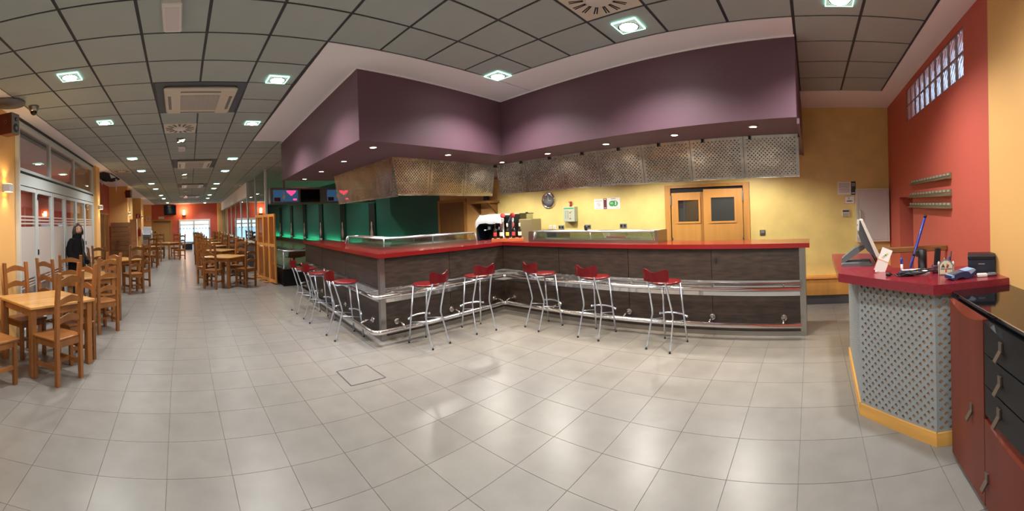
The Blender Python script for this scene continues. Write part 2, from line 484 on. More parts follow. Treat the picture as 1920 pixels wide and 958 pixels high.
# ---- walls
mb = MB(); mb.box(-6.25, XE + .4, YN, YN + .15, 0, HC + .03)
wall_rear = struct(mb.build('wall_rear', M['yellow']))
mb = MB(); mb.box(-8.35, -6.25, YN, YN + .15, 0, HC + .03)
struct(mb.build('wall_rear', M['orange']))
mb = MB(); mb.box(XFAR, -8.35, YN, YN + .15, 0, HC + .03)
wall_lane = struct(mb.build('wall_rear', M['teal']))
# right-hand wall: red with an opening and a strip of glass blocks
RX0, RX1 = XE, XE + .28
DY0, DY1, DZ = 4.84, 5.60, 1.62
GY0, GY1, GZ0, GZ1 = 3.10, 5.08, 2.58, 2.985
wr = MB()
wr.box(RX0, RX1, 2.62, DY0, 0, GZ0); wr.box(RX0, RX1, DY0, DY1, DZ, GZ0); wr.box(RX0, RX1, DY1, YN, 0, GZ0)
wr.box(RX0, RX1, 2.62, GY0, GZ0, HC + .03); wr.box(RX0, RX1, GY1, YN, GZ0, HC + .03); wr.box(RX0, RX1, GY0, GY1, GZ1, HC + .03)
wall_right = struct(wr.build('wall_right', M['red']))
mb = MB(); mb.box(XE - .005, XE + .3, 2.07, 2.62, 0, HC + .03); struct(mb.build('wall_right', M['orange']))
mb = MB(); mb.box(XE, XE + .2, -2.3, 2.0, 0, HC + .03); struct(mb.build('wall_right', M['wall_white']))
mb = MB(); mb.box(XE - .02, XE + .2, 2.0, 2.07, 0, HC); struct(mb.build('trim_1', M['blackmatte']))
mb = MB(); mb.box(-3.4, XE + .2, -2.35, -2.2, 0, HC + .03); struct(mb.build('wall_near', M['wall_white']))
# far end wall of the hall (door and window openings are panels set proud of it)
WX = XFAR
WY0, WY1, WZ0, WZ1 = 0.04, 2.42, 0.10, 1.88
wf = MB()
wf.box(WX - .2, WX, -2.05, WY0, 0, HC + .03); wf.box(WX - .2, WX, WY1, YN, 0, HC + .03)
wf.box(WX - .2, WX, WY0, WY1, 0, WZ0); wf.box(WX - .2, WX, WY0, WY1, WZ1, HC + .03)
wall_far = struct(wf.build('wall_far', M['red']))
mb = MB(); mb.box(WX - .2, WX + .35, -2.75, -2.05, 0, HC + .03); struct(mb.build('wall_far', M['orange']))
mb = MB(); mb.box(WX, WX + .5, 2.98, 3.4, 0, HC + .03); struct(mb.build('wall_far', M['orange']))
# hall left side: piers, recess walls
mb = MB(); mb.box(-5.06, -3.4, -2.45, -2.16, 0, HC + .03); struct(mb.build('wall_left', M['orange']))
mb = MB(); mb.box(-10.35, -9.88, -2.7, -2.03, 0, HC + .03); struct(mb.build('wall_left', M['orange']))
mb = MB(); mb.box(-15.5, -10.35, -2.85, -2.68, 0, HC + .03); struct(mb.build('wall_left', M['red']))
mb = MB(); mb.box(-17.2, -15.5, -2.85, -1.96, 0, HC + .03); struct(mb.build('wall_left', M['orange']))
mb = MB(); mb.box(-22.7, -17.2, -2.85, -2.7, 0, HC + .03); struct(mb.build('wall_left', M['orange']))
mb = MB(); mb.box(-24.2, -22.7, -2.85, -2.1, 0, HC + .03); struct(mb.build('wall_left', M['orange']))
mb = MB(); mb.box(-30.7, -24.2, -2.85, -2.7, 0, HC + .03); struct(mb.build('wall_left', M['orange']))
# lobby behind the glazed folding doors
mb = MB(); mb.box(-13.0, -3.4, -4.75, -4.6, 0, HC + .03); struct(mb.build('wall_outer', M['lobbyred']))
mb = MB(); mb.box(-3.55, -3.4, -4.6, -2.45, 0, HC + .03); struct(mb.build('wall_outer', M['lobbyred']))
mb = MB(); mb.box(-13.0, -12.85, -4.6, -2.85, 0, HC + .03); struct(mb.build('wall_outer', M['lobbyred']))
mb = MB(); mb.box(-12.85, -3.55, -4.6, -2.46, HC - .06, HC + .0); struct(mb.build('ceiling_outer', M['plaster']))
mb = MB(); mb.box(-12.85, -12.3, -3.36, -2.86, 0, HC - .06); struct(mb.build('wall_outer', M['orange']))
# skirtings
mb = MB(); mb.box(XE - .015, XE, 2.62, 4.84, 0, .08); struct(mb.build('baseboard_right', M['grey_dark']))
mb = MB(); mb.box(-.3, XE, YN - .02, YN, 0, .09); struct(mb.build('baseboard_rear', M['grey_dark']))

# ---- purple bulkhead over the bar
S0, S1, S2, S3 = (-7.48, 1.99), (-3.575, 1.75), (-3.71, 3.89), (-.11, 3.605)
SZ = 2.33
mb = MB(); mb.prism([S0, S1, S2, S3, (-.11, YN), (-7.48, YN)], SZ, HC - .003)
bulk = struct(mb.build('ceiling_lower', M['purple']))
mb = MB()
for a, b in ((S0, S1), (S1, S2), (S2, S3)):
    d = Vector((b[0] - a[0], b[1] - a[1], 0)).normalized(); n = Vector((d.y, -d.x, 0)) * .006
    mb.prism([(a[0], a[1]), (b[0], b[1]), (b[0] + n.x, b[1] + n.y), (a[0] + n.x, a[1] + n.y)], HC - .02, HC - .004)
mb.build('crown_bead', M['plaster'], bulk)
mb = MB(); mb.box(-.112, -.088, 3.75, 6.2, SZ - .03, SZ + .02); mb.build('edge_trim', M['purple'], bulk)

# ---- perforated steel screens hanging behind the bulkhead edge
def perf_panel(w, h, parent, mtx, pitch=.0312, hole=.0086):
    """sheet w x h in local x/z with staggered octagonal holes, solid hem all round"""
    mb = MB(); m = .012
    p = pitch * math.sqrt(2)          # diamond diagonal
    nx = int((w - 2 * m) / p); nz = int((h - 2 * m) / p)
    ox = (w - nx * p) / 2; oz = (h - nz * p) / 2
    def cell(cx, cz):
        d = p / 2
        o = [(cx + d, cz), (cx + d / 2, cz + d / 2), (cx, cz + d), (cx - d / 2, cz + d / 2), (cx - d, cz), (cx - d / 2, cz - d / 2), (cx, cz - d), (cx + d / 2, cz - d / 2)]
        i = [(cx + hole * math.cos(t * PI / 4), cz + hole * math.sin(t * PI / 4)) for t in range(8)]
        vs = [mtx @ Vector((a, 0, b)) for a, b in o + i]
        mb.add(vs, [(k, (k + 1) % 8, 8 + (k + 1) % 8, 8 + k) for k in range(8)])
    for a in range(nx):
        for b in range(nz): cell(ox + (a + .5) * p, oz + (b + .5) * p)
    for a in range(nx - 1):
        for b in range(nz - 1): cell(ox + (a + 1) * p, oz + (b + 1) * p)
    # fill the triangles at the borders
    def tri(a, b, c): mb.add([mtx @ Vector((q[0], 0, q[1])) for q in (a, b, c)], [(0, 1, 2)])
    for a in range(nx):
        x0, x1, xm = ox + a * p, ox + (a + 1) * p, ox + (a + .5) * p
        zb, zt = oz, oz + nz * p
        tri((x0, zb), (xm, zb), (x0, zb + p / 2)); tri((xm, zb), (x1, zb), (x1, zb + p / 2))
        tri((x0, zt), (x0, zt - p / 2), (xm, zt)); tri((x1, zt), (xm, zt), (x1, zt - p / 2))
    for b in range(nz - 1):
        z0, z1, zm = oz + (b + .5) * p, oz + (b + 1.5) * p, oz + (b + 1) * p
        tri((ox, z0), (ox + p / 2, zm), (ox, z1)); tri((ox + nx * p, z0), (ox + nx * p, z1), (ox + nx * p - p / 2, zm))
    x1, z1 = ox + nx * p, oz + nz * p
    for q in (((0, 0), (w, 0), (w, oz), (0, oz)), ((0, z1), (w, z1), (w, h), (0, h)), ((0, oz), (ox, oz), (ox, z1), (0, z1)), ((x1, oz), (w, oz), (w, z1), (x1, z1))):
        mb.add([mtx @ Vector((a, 0, b)) for a, b in q], [(0, 1, 2, 3)])
    # folded bottom hem
    mb.add([mtx @ Vector(v) for v in ((0, 0, 0), (w, 0, 0), (w, -.03, .004), (0, -.03, .004))], [(0, 1, 2, 3)])
    return mb.build('perforated_panel', M['perf'], parent)
screen = thing('perforated_screen', 'perforated steel screen of sheets hanging under the purple bulkhead around the bar', 'screen', (0, 0, 0))
def perf_run(a, b, zt, zb, lean, n):
    A = Vector((a[0], a[1], 0)); B = Vector((b[0], b[1], 0)); d = (B - A); Ln = d.length; d.normalize()
    back = Vector((-d.y, d.x, 0))                    # away from the customers
    down = Vector((back.x * lean, back.y * lean, zb - zt)); hh = down.length; up = -down.normalized()
    nrm = d.cross(up)
    for k in range(n):
        w = Ln / n
        o = A + d * (k * w) + Vector((0, 0, zt)) + down
        mtx = Matrix(((d.x, -nrm.x, up.x, o.x), (d.y, -nrm.y, up.y, o.y), (d.z, -nrm.z, up.z, o.z), (0, 0, 0, 1)))
        perf_panel(w - .006, hh, screen, mtx)
PA, PB, PC, PD = (-6.7, 2.75), (-4.42, 2.62), (-4.50, 4.55), (-.115, 4.45)
perf_run(PC, PD, SZ, 1.865, .10, 7)
perf_run(PB, PC, SZ, 1.84, .08, 3)
perf_run(PA, PB, SZ, 1.82, .08, 4)
for k in range(9):
    x = lerp(PC[0], PD[0], k / 8); y = lerp(PC[1], PD[1], k / 8)
    mb = MB(); mb.box(x - .012, x + .012, y - .022, y + .002, SZ - .04, SZ); mb.build('hanger', M['black'], screen)
for x, y in ((-1.0, 5.4), (-2.5, 5.4), (-4.0, 5.4), (-5.4, 5.3), (-6.4, 4.6)):      # added unseen lamps behind the screen, brightening the yellow wall
    mb = MB(); mb.lathe([(.06, SZ), (.06, SZ - .05), (.054, SZ - .05), (.054, SZ - .004)], (x, y, 0), 16); mb.build('added_lamp_cowl', M['black'], bulk)
    spot((x, y, SZ - .045), 60, (1, .95, .86), 160, .5, .05)

# ================================================================== BAR COUNTER
B0, B1, B2, B3 = (-8.5, 2.75), (-4.475, 2.42), (-4.56, 4.72), (-.10, 4.73)
def off(a, b, k):
    d = Vector((b[0] - a[0], b[1] - a[1])).normalized(); return Vector((-d.y, d.x)) * k
def isect(p, r, q, s):
    den = r.x * s.y - r.y * s.x
    t = ((q.x - p.x) * s.y - (q.y - p.y) * s.x) / den
    return p + r * t
def offpath(pts, k):
    P = [Vector(p) for p in pts]; out = []
    segs = []
    for a, b in zip(P, P[1:]):
        d = (b - a).normalized(); n = Vector((-d.y, d.x)) * k
        segs.append((a + n, d, b + n))
    out.append(segs[0][0])
    for s, t in zip(segs, segs[1:]): out.append(isect(s[0], s[1], t[0], t[1]))
    out.append(segs[-1][2])
    return out
BP = [B0, B1, B2, B3]
bar = thing('bar_counter', 'L-shaped bar with dark brown panels, red worktop and steel rails', 'bar counter')
f = offpath(BP, .012); bk = offpath(BP, .60)
mb = MB(); mb.prism([tuple(p) for p in f] + [tuple(p) for p in bk[::-1]], 0.0, 1.045); mb.build('carcass', M['barpanel'], bar)
# front panels (upper and lower rows)
segs = [(B0, B1, 3), (B1, B2, 2), (B2, B3, 4)]
for a, b, n in segs:
    A = Vector(a); Bv = Vector(b); d = (Bv - A).normalized(); nn = Vector((-d.y, d.x)); L = (Bv - A).length
    for k in range(n):
        p = A + d * (L * k / n + .004); q = A + d * (L * (k + 1) / n - .004)
        for z0, z1 in ((.06, .47), (.665, 1.04)):
            mb = MB(); mb.prism([tuple(p), tuple(q), tuple(q + nn * .014), tuple(p + nn * .014)], z0, z1)
            mb.build('front_panel', M['barpanel'], bar)
    mb = MB(); mb.prism([tuple(A), tuple(Bv), tuple(Bv + nn * .014), tuple(A + nn * .014)], .475, .66); mb.build('steel_band', M['steel'], bar)
    mb = MB(); mb.prism([tuple(A - nn * .004), tuple(Bv - nn * .004), tuple(Bv + nn * .01), tuple(A + nn * .01)], .0, .055); mb.build('kick_plate', M['brushed'], bar)
# corner and end strips
mb = MB(); mb.prism([(-4.54, 2.421), (-4.47, 2.414), (-4.474, 2.49), (-4.485, 2.49), (-4.485, 2.43), (-4.54, 2.433)], 0, 1.045); mb.build('corner_strip', M['brushed'], bar)
mb = MB(); mb.box(-.155, -.09, 4.715, 4.735, 0, 1.045); mb.box(-.10, -.085, 4.72, 5.32, 0, 1.045); mb.build('end_strip', M['brushed'], bar)
mb = MB(); mb.box(-1.17, -1.15, 4.712, 4.73, .88, .93); mb.build('keyhole_plate', M['black'], bar)
# worktop
tf = offpath([(-8.55, 2.755), B1, B2, (-.03, 4.73)], -.035); tb = offpath([(-8.55, 2.755), B1, B2, (-.03, 4.73)], .56)
mb = MB(); mb.prism([tuple(p) for p in tf] + [tuple(p) for p in tb[::-1]], 1.045, 1.10); mb.build('worktop', M['counter_red'], bar)
# rails
def rail_pts(k, z, rad=.10):
    P = offpath([(-8.45, 2.745), B1, B2, (-.14, 4.73)], k); pts = [Vector((P[0].x, P[0].y, z))]
    for i in (1, 2):
        p = Vector((P[i].x, P[i].y, z)); a = Vector((P[i - 1].x, P[i - 1].y, z)); b = Vector((P[i + 1].x, P[i + 1].y, z))
        u = (a - p).normalized() * rad; w = (b - p).normalized() * rad
        for t in (0, .25, .5, .75, 1):
            pts.append(p + u * (1 - t) ** 2 + w * t ** 2)
    pts.append(Vector((P[3].x, P[3].y, z)))
    return pts
mb = MB(); mb.tube(rail_pts(-.19, .175), .030, 12); fr = mb.build('foot_rail', M['steel'], bar)
mb = MB(); mb.tube(rail_pts(-.15, .585), .027, 12); er = mb.build('arm_rail', M['steel'], bar)
for a, b, n in segs:
    A = Vector(a); Bv = Vector(b); d = (Bv - A).normalized(); nn = Vector((-d.y, d.x)); L = (Bv - A).length
    for k in range(n + 1):
        t = min(max(L * k / n, .22), L - .25)
        p = A + d * t
        mb = MB()
        mb.tube([(p.x, p.y, .22), (p.x - nn.x * .12, p.y - nn.y * .12, .22), (p.x - nn.x * .17, p.y - nn.y * .17, .205), (p.x - nn.x * .19, p.y - nn.y * .19, .18)], .016, 8)
        mb.tube([(p.x, p.y, .22), (p.x - nn.x * .02, p.y - nn.y * .02, .22)], .036, 12)
        mb.build('rail_bracket', M['steel'], fr)
        mb = MB(); mb.tube([(p.x, p.y, .585), (p.x - nn.x * .15, p.y - nn.y * .15, .585)], .012, 8)
        mb.build('rail_bracket', M['steel'], er)

# back counter behind the bar
bc = thing('service_counter', 'dark steel service counter along the yellow wall behind the bar', 'counter')
mb = MB(); mb.box(-6.2, -2.6, 5.62, YN - .022, 0, .90); mb.build('carcass', M['brushed'], bc)
mb = MB(); mb.box(-6.22, -2.58, 5.58, YN - .022, .90, .94); mb.build('worktop', M['brushed'], bc)

# ------------------------------------------------------------------ display cases on the bar
def case(name, label, pts, depth, z, hgt, endbox):
    t = thing(name, label, 'display case')
    front = offpath(pts, 0); back = offpath(pts, depth)
    poly = [tuple(p) for p in front] + [tuple(p) for p in back[::-1]]
    mb = MB(); mb.prism(poly, z, z + .04); mb.build('base_tray', M['brushed'], t)
    # slanted front glass and flat top glass
    inner = offpath(pts, .05); topb = offpath(pts, depth * .75)
    zt = z + hgt
    for i in range(len(front) - 1):
        a, b, c, d = front[i], front[i + 1], inner[i + 1], inner[i]
        mb = MB(); mb.add([(a.x, a.y, z + .035), (b.x, b.y, z + .035), (c.x, c.y, zt), (d.x, d.y, zt)], [(0, 1, 2, 3)]); mb.build('front_glass', M['glass_case'], t)
        e, g = topb[i + 1], topb[i]
        mb = MB(); mb.add([(d.x, d.y, zt), (c.x, c.y, zt), (e.x, e.y, zt), (g.x, g.y, zt)], [(0, 1, 2, 3)]); mb.build('top_glass', M['glass_case'], t)
    mb = MB(); q0, q1 = offpath(pts, depth * .93), offpath(pts, depth * .97)
    mb.prism([tuple(p) for p in q0] + [tuple(p) for p in q1[::-1]], z + .04, zt - .02); mb.build('rear_sliding_panel', M['glass_case'], t)
    mb = MB(); mb.tube([(p.x, p.y, zt) for p in inner], .012, 8); mb.tube([(p.x, p.y, zt) for p in topb], .010, 8)
    s0, s1, e0, e1 = front[0], back[0], front[-1], back[-1]
    for (f_, i_, b_) in ((front[0], inner[0], topb[0]), (front[-1], inner[-1], topb[-1])):
        mb.tube([(f_.x, f_.y, z + .03), ((f_.x + i_.x) / 2, (f_.y + i_.y) / 2, zt - .03), (i_.x, i_.y, zt), (b_.x, b_.y, zt)], .011, 8)
    mb.build('tube_frame', M['chrome'], t)
    for i in range(len(pts) - 1):
        n = max(1, int((front[i + 1] - front[i]).length / .8))
        for k in range(n + (1 if i == len(pts) - 2 else 0)):
            q = inner[i].lerp(inner[i + 1], k / n)
            mb = MB(); mb.tube([(q.x, q.y, z + .035), (q.x, q.y, zt)], .009, 6); mb.build('post', M['chrome'], t)
    if endbox:
        a, b = front[0], back[0]; d = (front[1] - front[0]).normalized() * .1
        mb = MB(); mb.prism([tuple(a), tuple(b), tuple(b - d), tuple(a - d)], z, zt + .005); mb.build('compressor_housing', M['brushed'], t)
        a, b = front[-1], back[-1]
        mb = MB(); mb.prism([tuple(a), tuple(b), tuple(b + d * .5), tuple(a + d * .5)], z, zt + .01); mb.build('end_cheek', M['brushed'], t)
    return t
case('display_case', 'low glass tapas case with chrome tube frame wrapping the left bar corner', [(-6.35, 2.78), (-4.96, 2.74), (-4.95, 4.50)], .34, 1.10, .155, False)
dc = case('display_case', 'long refrigerated steel and glass case on the bar before the swing doors', [(-4.02, 4.86), (-2.02, 4.90)], .36, 1.10, .155, True)
mb = MB(); mb.box(-2.75, -2.45, 4.905, 4.91, 1.165, 1.19); mb.build('name_plate', M['maroon'], dc)
def small_thing(name, label, cat, mb, m, group=None):
    return tag(mb.build(name, m), label, cat, group)

# ------------------------------------------------------------------ beer taps and display bottles on the inner corner
blk = MB(); blk.cbox(-4.62, -4.14, 4.78, 4.98, 1.10, 1.15, .004)
# oriented plinth facing the room
def corner_m(x, y, z, a): return Matrix.Translation((x, y, z)) @ Matrix.Rotation(a, 4, 'Z')
CM = corner_m(-4.62, 4.86, 1.10, math.radians(45 - 0))
tp = thing('beer_tap_stand', 'wooden plinth with two chrome beer taps on the inner bar corner', 'beer tap', (-4.52, 4.80, 1.10), math.radians(42))
mb = MB(); mb.cbox(-.26, .26, -.10, .10, 0, .055, .004); mb.build('plinth', M['oakblock'], tp)
for s in (-.07, .09):
    mb = MB(); mb.lathe([(.03, .055), (.03, .07), (.018, .08), (.016, .33), (.022, .34), (.022, .37), (.01, .385)], (s, 0.03, 0), 12); c = mb.build('tap_column', M['chrome'], tp)
    mb = MB(); mb.tube([(s, .03, .34), (s, -.05, .34), (s, -.065, .30)], .011, 8); mb.build('spout', M['chrome'], c)
    mb = MB(); mb.lathe([(.0, -.012), (.038, -.012), (.042, 0), (.038, .012), (0, .012)], n=16, mtx=Matrix.Translation((s, .03, .425)) @ Matrix.Rotation(PI / 2, 4, 'X')); mb.build('tap_badge', M['red_print'], c)
def bottle_mb():
    mb = MB(); mb.lathe([(.026, 0), (.029, .006), (.029, .12), (.024, .145), (.012, .175), (.011, .215), (.014, .218), (.014, .232), (.012, .236)], n=12); return mb
lbls = ['label_red', 'label_wht', 'label_yel', 'label_red', 'label_wht']
desc = ['dark beer bottle with dull red label, leftmost on the tap plinth', 'beer bottle with pale label, second from left on the tap plinth', 'beer bottle with yellow label in the middle of the tap plinth', 'beer bottle with red label and red neck, second from right on the tap plinth', 'beer bottle with white label and white neck, rightmost on the tap plinth']
for k in range(5):
    lx = -.20 + k * .10
    w = Matrix.Translation((-4.52, 4.80, 1.155)) @ Matrix.Rotation(math.radians(42), 4, 'Z') @ Vector((lx, -.055, 0))
    t = thing('beer_bottle', desc[k], 'bottle', w, 0, 'sample bottles on the tap plinth')
    bottle_mb().build('glass_body', M['bottle'], t)
    mb = MB(); mb.lathe([(.0295, .04), (.0297, .045), (.0297, .095), (.0295, .10)], n=12); mb.build('label', M[lbls[k]], t)
    mb = MB(); mb.lathe([(.0125, .185), (.0127, .19), (.0147, .218), (.0145, .237), (.010, .24)], n=12); mb.build('neck_foil', M[['bottle', 'maroon', 'label_wht', 'label_red', 'label_wht'][k]], t)

# ------------------------------------------------------------------ bar stools
def stool_proto():
    t = thing('bar_stool', 'x', 'bar stool')
    mb = MB()
    mb.lathe([(.0, .708), (.150, .708), (.168, .716), (.172, .724), (.168, .732), (.15, .737), (0, .738)], (0, .02, 0), 24); mb.build('seat', M['stoolred'], t)
    # curved backrest with a wavy top edge
    mb = MB(); n = 14; R = .245
    vs = []
    for side in (0, 1):
        for i in range(n + 1):
            a = -0.68 + 1.36 * i / n
            rad = R + (.012 if side == 0 else 0)
            x = rad * math.sin(a); y = -.205 + (R - rad * math.cos(a)) - 0.0
            y = -.03 - rad * math.cos(a) + .03
            s = abs(i / n - .5) * 2
            zt = .866 + .034 * math.sin(min(s, .82) / .82 * PI / 2) ** 2 - (.02 if i in (0, n) else 0)
            zb = .764 + (.012 if i in (0, n) else 0)
            vs += [(x, y, zb), (x, y, zt)]
    m = 2 * (n + 1)
    fs = []
    for i in range(n):
        a = 2 * i
        fs += [(a, a + 2, a + 3, a + 1), (m + a, m + a + 1, m + a + 3, m + a + 2), (a + 1, a + 3, m + a + 3, m + a + 1), (a, m + a, m + a + 2, a + 2)]
    fs += [(0, 1, m + 1, m), (m - 2, 2 * m - 2, 2 * m - 1, m - 1)]
    mb.add(vs, fs, 0, False); mb.build('backrest', M['stoolred'], t)
    for s in (-1, 1):
        mb = MB(); mb.tube([(s * .150, -.205, 0), (s * .146, -.16, .12), (s * .138, -.10, .31), (s * .132, -.082, .37), (s * .126, -.092, .43), (s * .115, -.165, .68), (s * .112, -.213, .782)], .0105, 8); l = mb.build('leg', M['chrome'], t)
        mb = MB(); mb.lathe([(.012, 0), (.0125, .012), (.0115, .02)], (s * .150, -.205, 0), 8); mb.build('rubber_foot', M['rubber'], l)
        mb = MB(); mb.tube([(s * .15, .205, 0), (s * .115, .13, .70)], .0105, 8); l = mb.build('leg', M['chrome'], t)
        mb = MB(); mb.lathe([(.012, 0), (.0125, .012), (.0115, .02)], (s * .15, .205, 0), 8); mb.build('rubber_foot', M['rubber'], l)
        mb = MB(); mb.tube([(s * .138, -.098, .31), (s * .137, .178, .26)], .006, 6); mb.build('side_stretcher', M['chrome'], t)
    mb = MB(); mb.tube([(-.175, .165, .31), (-.10, .20, .322), (0, .21, .325), (.10, .20, .322), (.175, .165, .31)], .010, 8)
    for s in (-1, 1): mb.lathe([(0, -.012), (.014, -.008), (.014, .008), (0, .012)], n=10, mtx=Matrix.Translation((s * .178, .163, .31)) @ Matrix.Rotation(PI / 2, 4, 'Y'))
    mb.build('footrest', M['chrome'], t)
    mb = MB(); mb.tube([(-.118, -.14, .70), (-.115, .13, .698), (.115, .13, .698), (.118, -.14, .70), (-.118, -.14, .70)], .008, 6); mb.build('seat_frame', M['chrome'], t)
    return t
def face(dx, dy): return math.atan2(-dx, dy)      # local +Y points to (dx,dy)
st = [(-6.60, 2.11, (.0, 1), 'red bar stool farthest down the left arm of the bar'),
      (-5.93, 2.11, (0, 1), 'middle red bar stool of the three on the left arm of the bar'),
      (-4.93, 2.11, (.0, 1), 'red bar stool nearest the outer bar corner on the left arm'),
      (-4.04, 2.84, (-.405, -.07), 'red bar stool facing the short bar front, first right of the outer corner'),
      (-4.06, 3.68, (-.41, .09), 'red bar stool facing the short bar front, deeper toward the inner corner'),
      (-3.42, 4.29, (.10, .40), 'red bar stool on the long bar front nearest the inner corner'),
      (-2.59, 4.31, (.02, .41), 'middle red bar stool on the long bar front'),
      (-1.63, 4.23, (.07, .415), 'red bar stool standing farthest right on the long bar front')]
proto = stool_proto(); pk = kids(proto)
for i, (x, y, d, lab) in enumerate(st):
    if i == 0: proto.location = (x, y, 0); proto.rotation_euler = (0, 0, face(*d)); proto['label'] = lab; proto['group'] = 'red bar stools along the bar'
    else: place(pk, proto, (x, y, 0), face(*d), lab, 'red bar stools along the bar')

# manhole frame in the floor
mh = thing('floor_hatch', 'square tiled inspection hatch with metal rim in the floor', 'hatch', (0, 0, 0))
q = [(-3.835, 1.536), (-3.856, 1.887), (-3.449, 1.89), (-3.445, 1.522)]
for a, b in zip(q, q[1:] + q[:1]):
    d = Vector((b[0] - a[0], b[1] - a[1])).normalized(); n = Vector((-d.y, d.x)) * .006
    mb = MB(); mb.prism([(a[0] - n.x, a[1] - n.y), (b[0] - n.x, b[1] - n.y), (b[0] + n.x, b[1] + n.y), (a[0] + n.x, a[1] + n.y)], 0, .0025); mb.build('rim_strip', M['grey_dark'], mh)
mb = MB(); mb.prism([(lerp(x, -3.646, .03), lerp(y, 1.709, .03)) for x, y in q], 0.0, .0015); mb.build('tile_insert', M['floor'], mh)

# ================================================================== HALL, LEFT SIDE
# ---- glazed folding doors with transom
dx = [-5.08, -5.78, -6.57, -7.35, -8.18, -8.98, -9.86]
gd = thing('folding_glass_door', 'aluminium folding glass doors with frosted film under a glazed transom', 'door', (0, 0, 0))
mb = MB()
mb.box(-9.84, -5.10, YW - .05, YW + .03, 2.13, 2.30)                       # head rail between doors and transom
mb.box(-9.84, -5.10, YW - .04, YW + .02, 2.98, 3.02)
for x in (-5.06, -9.84): mb.box(x - .04, x + .0, YW - .05, YW + .03, 0, 3.02)
mb.build('frame', M['alu'], gd)
mb = MB(); mb.box(-9.88, -5.06, YW - .05, YW + .035, 3.02, HC - .003); mb.box(-9.84, -5.10, YW + .03, YW + .033, 2.29, 2.325); mb.build('black_strip', M['blackmatte'], gd)
for a, b in ((-5.10, -6.50), (-6.50, -8.08), (-8.08, -9.84)):
    mb = MB()
    mb.box(b - .0, b + .055, YW - .04, YW + .02, 2.30, 2.98); mb.box(b, a, YW - .03, YW + .015, 2.325, 2.375); mb.box(b, a, YW - .03, YW + .015, 2.93, 2.98)
    c = mb.build('transom_light', M['alu'], gd)
    mb = MB(); mb.box(b + .055, a, YW - .008, YW - .004, 2.375, 2.93); mb.build('pane', M['glass_part'], c)
for k in range(6):
    x1, x0 = dx[k] - .006, dx[k + 1] + .006
    leaf = MB(); fw = .055
    leaf.box(x0, x0 + fw, YW - .035, YW + .015, .02, 2.12); leaf.box(x1 - fw, x1, YW - .035, YW + .015, .02, 2.12)
    leaf.box(x0 + fw, x1 - fw, YW - .035, YW + .015, 2.06, 2.12); leaf.box(x0 + fw, x1 - fw, YW - .035, YW + .015, .02, .12)
    lf = leaf.build('door_leaf', M['alu'], gd)
    mb = MB(); mb.box(x0 + fw, x1 - fw, YW - .012, YW - .006, .12, 2.06); mb.build('pane', M['glass_part'], lf)
    mb = MB(); mb.box(x0 + fw, x1 - fw, YW - .0055, YW - .003, .80, 1.55)
    for z in (1.585, 1.635, 1.685): mb.box(x0 + fw, x1 - fw, YW - .0055, YW - .003, z, z + .022)
    for z in (.755, .715, .675): mb.box(x0 + fw, x1 - fw, YW - .0055, YW - .003, z, z + .018)
    mb.build('frosted_film', M['film'], lf)
    if k in (1, 5):
        mb = MB(); mb.box(x1 - .04, x1 - .015, YW + .015, YW + .03, 1.96, 2.04); mb.box(x1 - .04, x1 - .015, YW + .015, YW + .03, 1.12, 1.20); mb.build('hinge', M['black'], lf)
# lobby lamp seen through the glass
t = thing('wall_lamp', 'small lit wall lamp on the red lobby wall behind the glass doors', 'lamp', (-12.845, -4.38, 1.95), -PI / 2)
mb = MB(); mb.box(-.05, .05, -.01, .03, -.12, -.06); mb.build('bracket', M['greybox'], t)
mb = MB(); mb.lathe([(.04, -.06), (.05, .0), (.05, .1), (.0, .1)], (0, .06, 0), 12); mb.build('shade', M['wall_lamp_glass'], t)
for x in (-5.6, -8.0, -10.6):
    spot((x, -3.5, HC - .1), 70, (1, .95, .9), 165)

# ---- up/down wall lamps on the piers
def updown(loc, label):
    t = thing('wall_lamp', label, 'lamp', loc, 0, 'up and down wall lamps on the orange piers')
    mb = MB(); mb.cbox(-.065, .065, .0, .10, -.05, .05, .006); mb.build('housing', M['lampgrey'], t)
    for z in (-.0515, .0515):
        mb = MB(); mb.box(-.05, .05, .02, .09, z - .001, z + .001); mb.build('lens', M['wall_lamp_glass'], t)
    spot((0, .06, -.06), 3.5, (1, .68, .32), 100, .5, .02, (math.radians(8), 0, 0), t)
    spot((0, .06, .06), 3.5, (1, .68, .32), 100, .5, .02, (PI - math.radians(8), 0, 0), t)
updown((-4.70, -2.16, 2.05), 'white up-and-down wall lamp on the near orange pier below the speaker')
updown((-10.2, -2.03, 2.02), 'white up-and-down wall lamp on the orange pier past the glass doors')
updown((-15.75, -1.96, 2.0), 'small white wall lamp on the farther orange pier above the planks')
updown((-22.95, -2.1, 2.0), 'tiny white wall lamp on the last orange pier beside the fire sign')

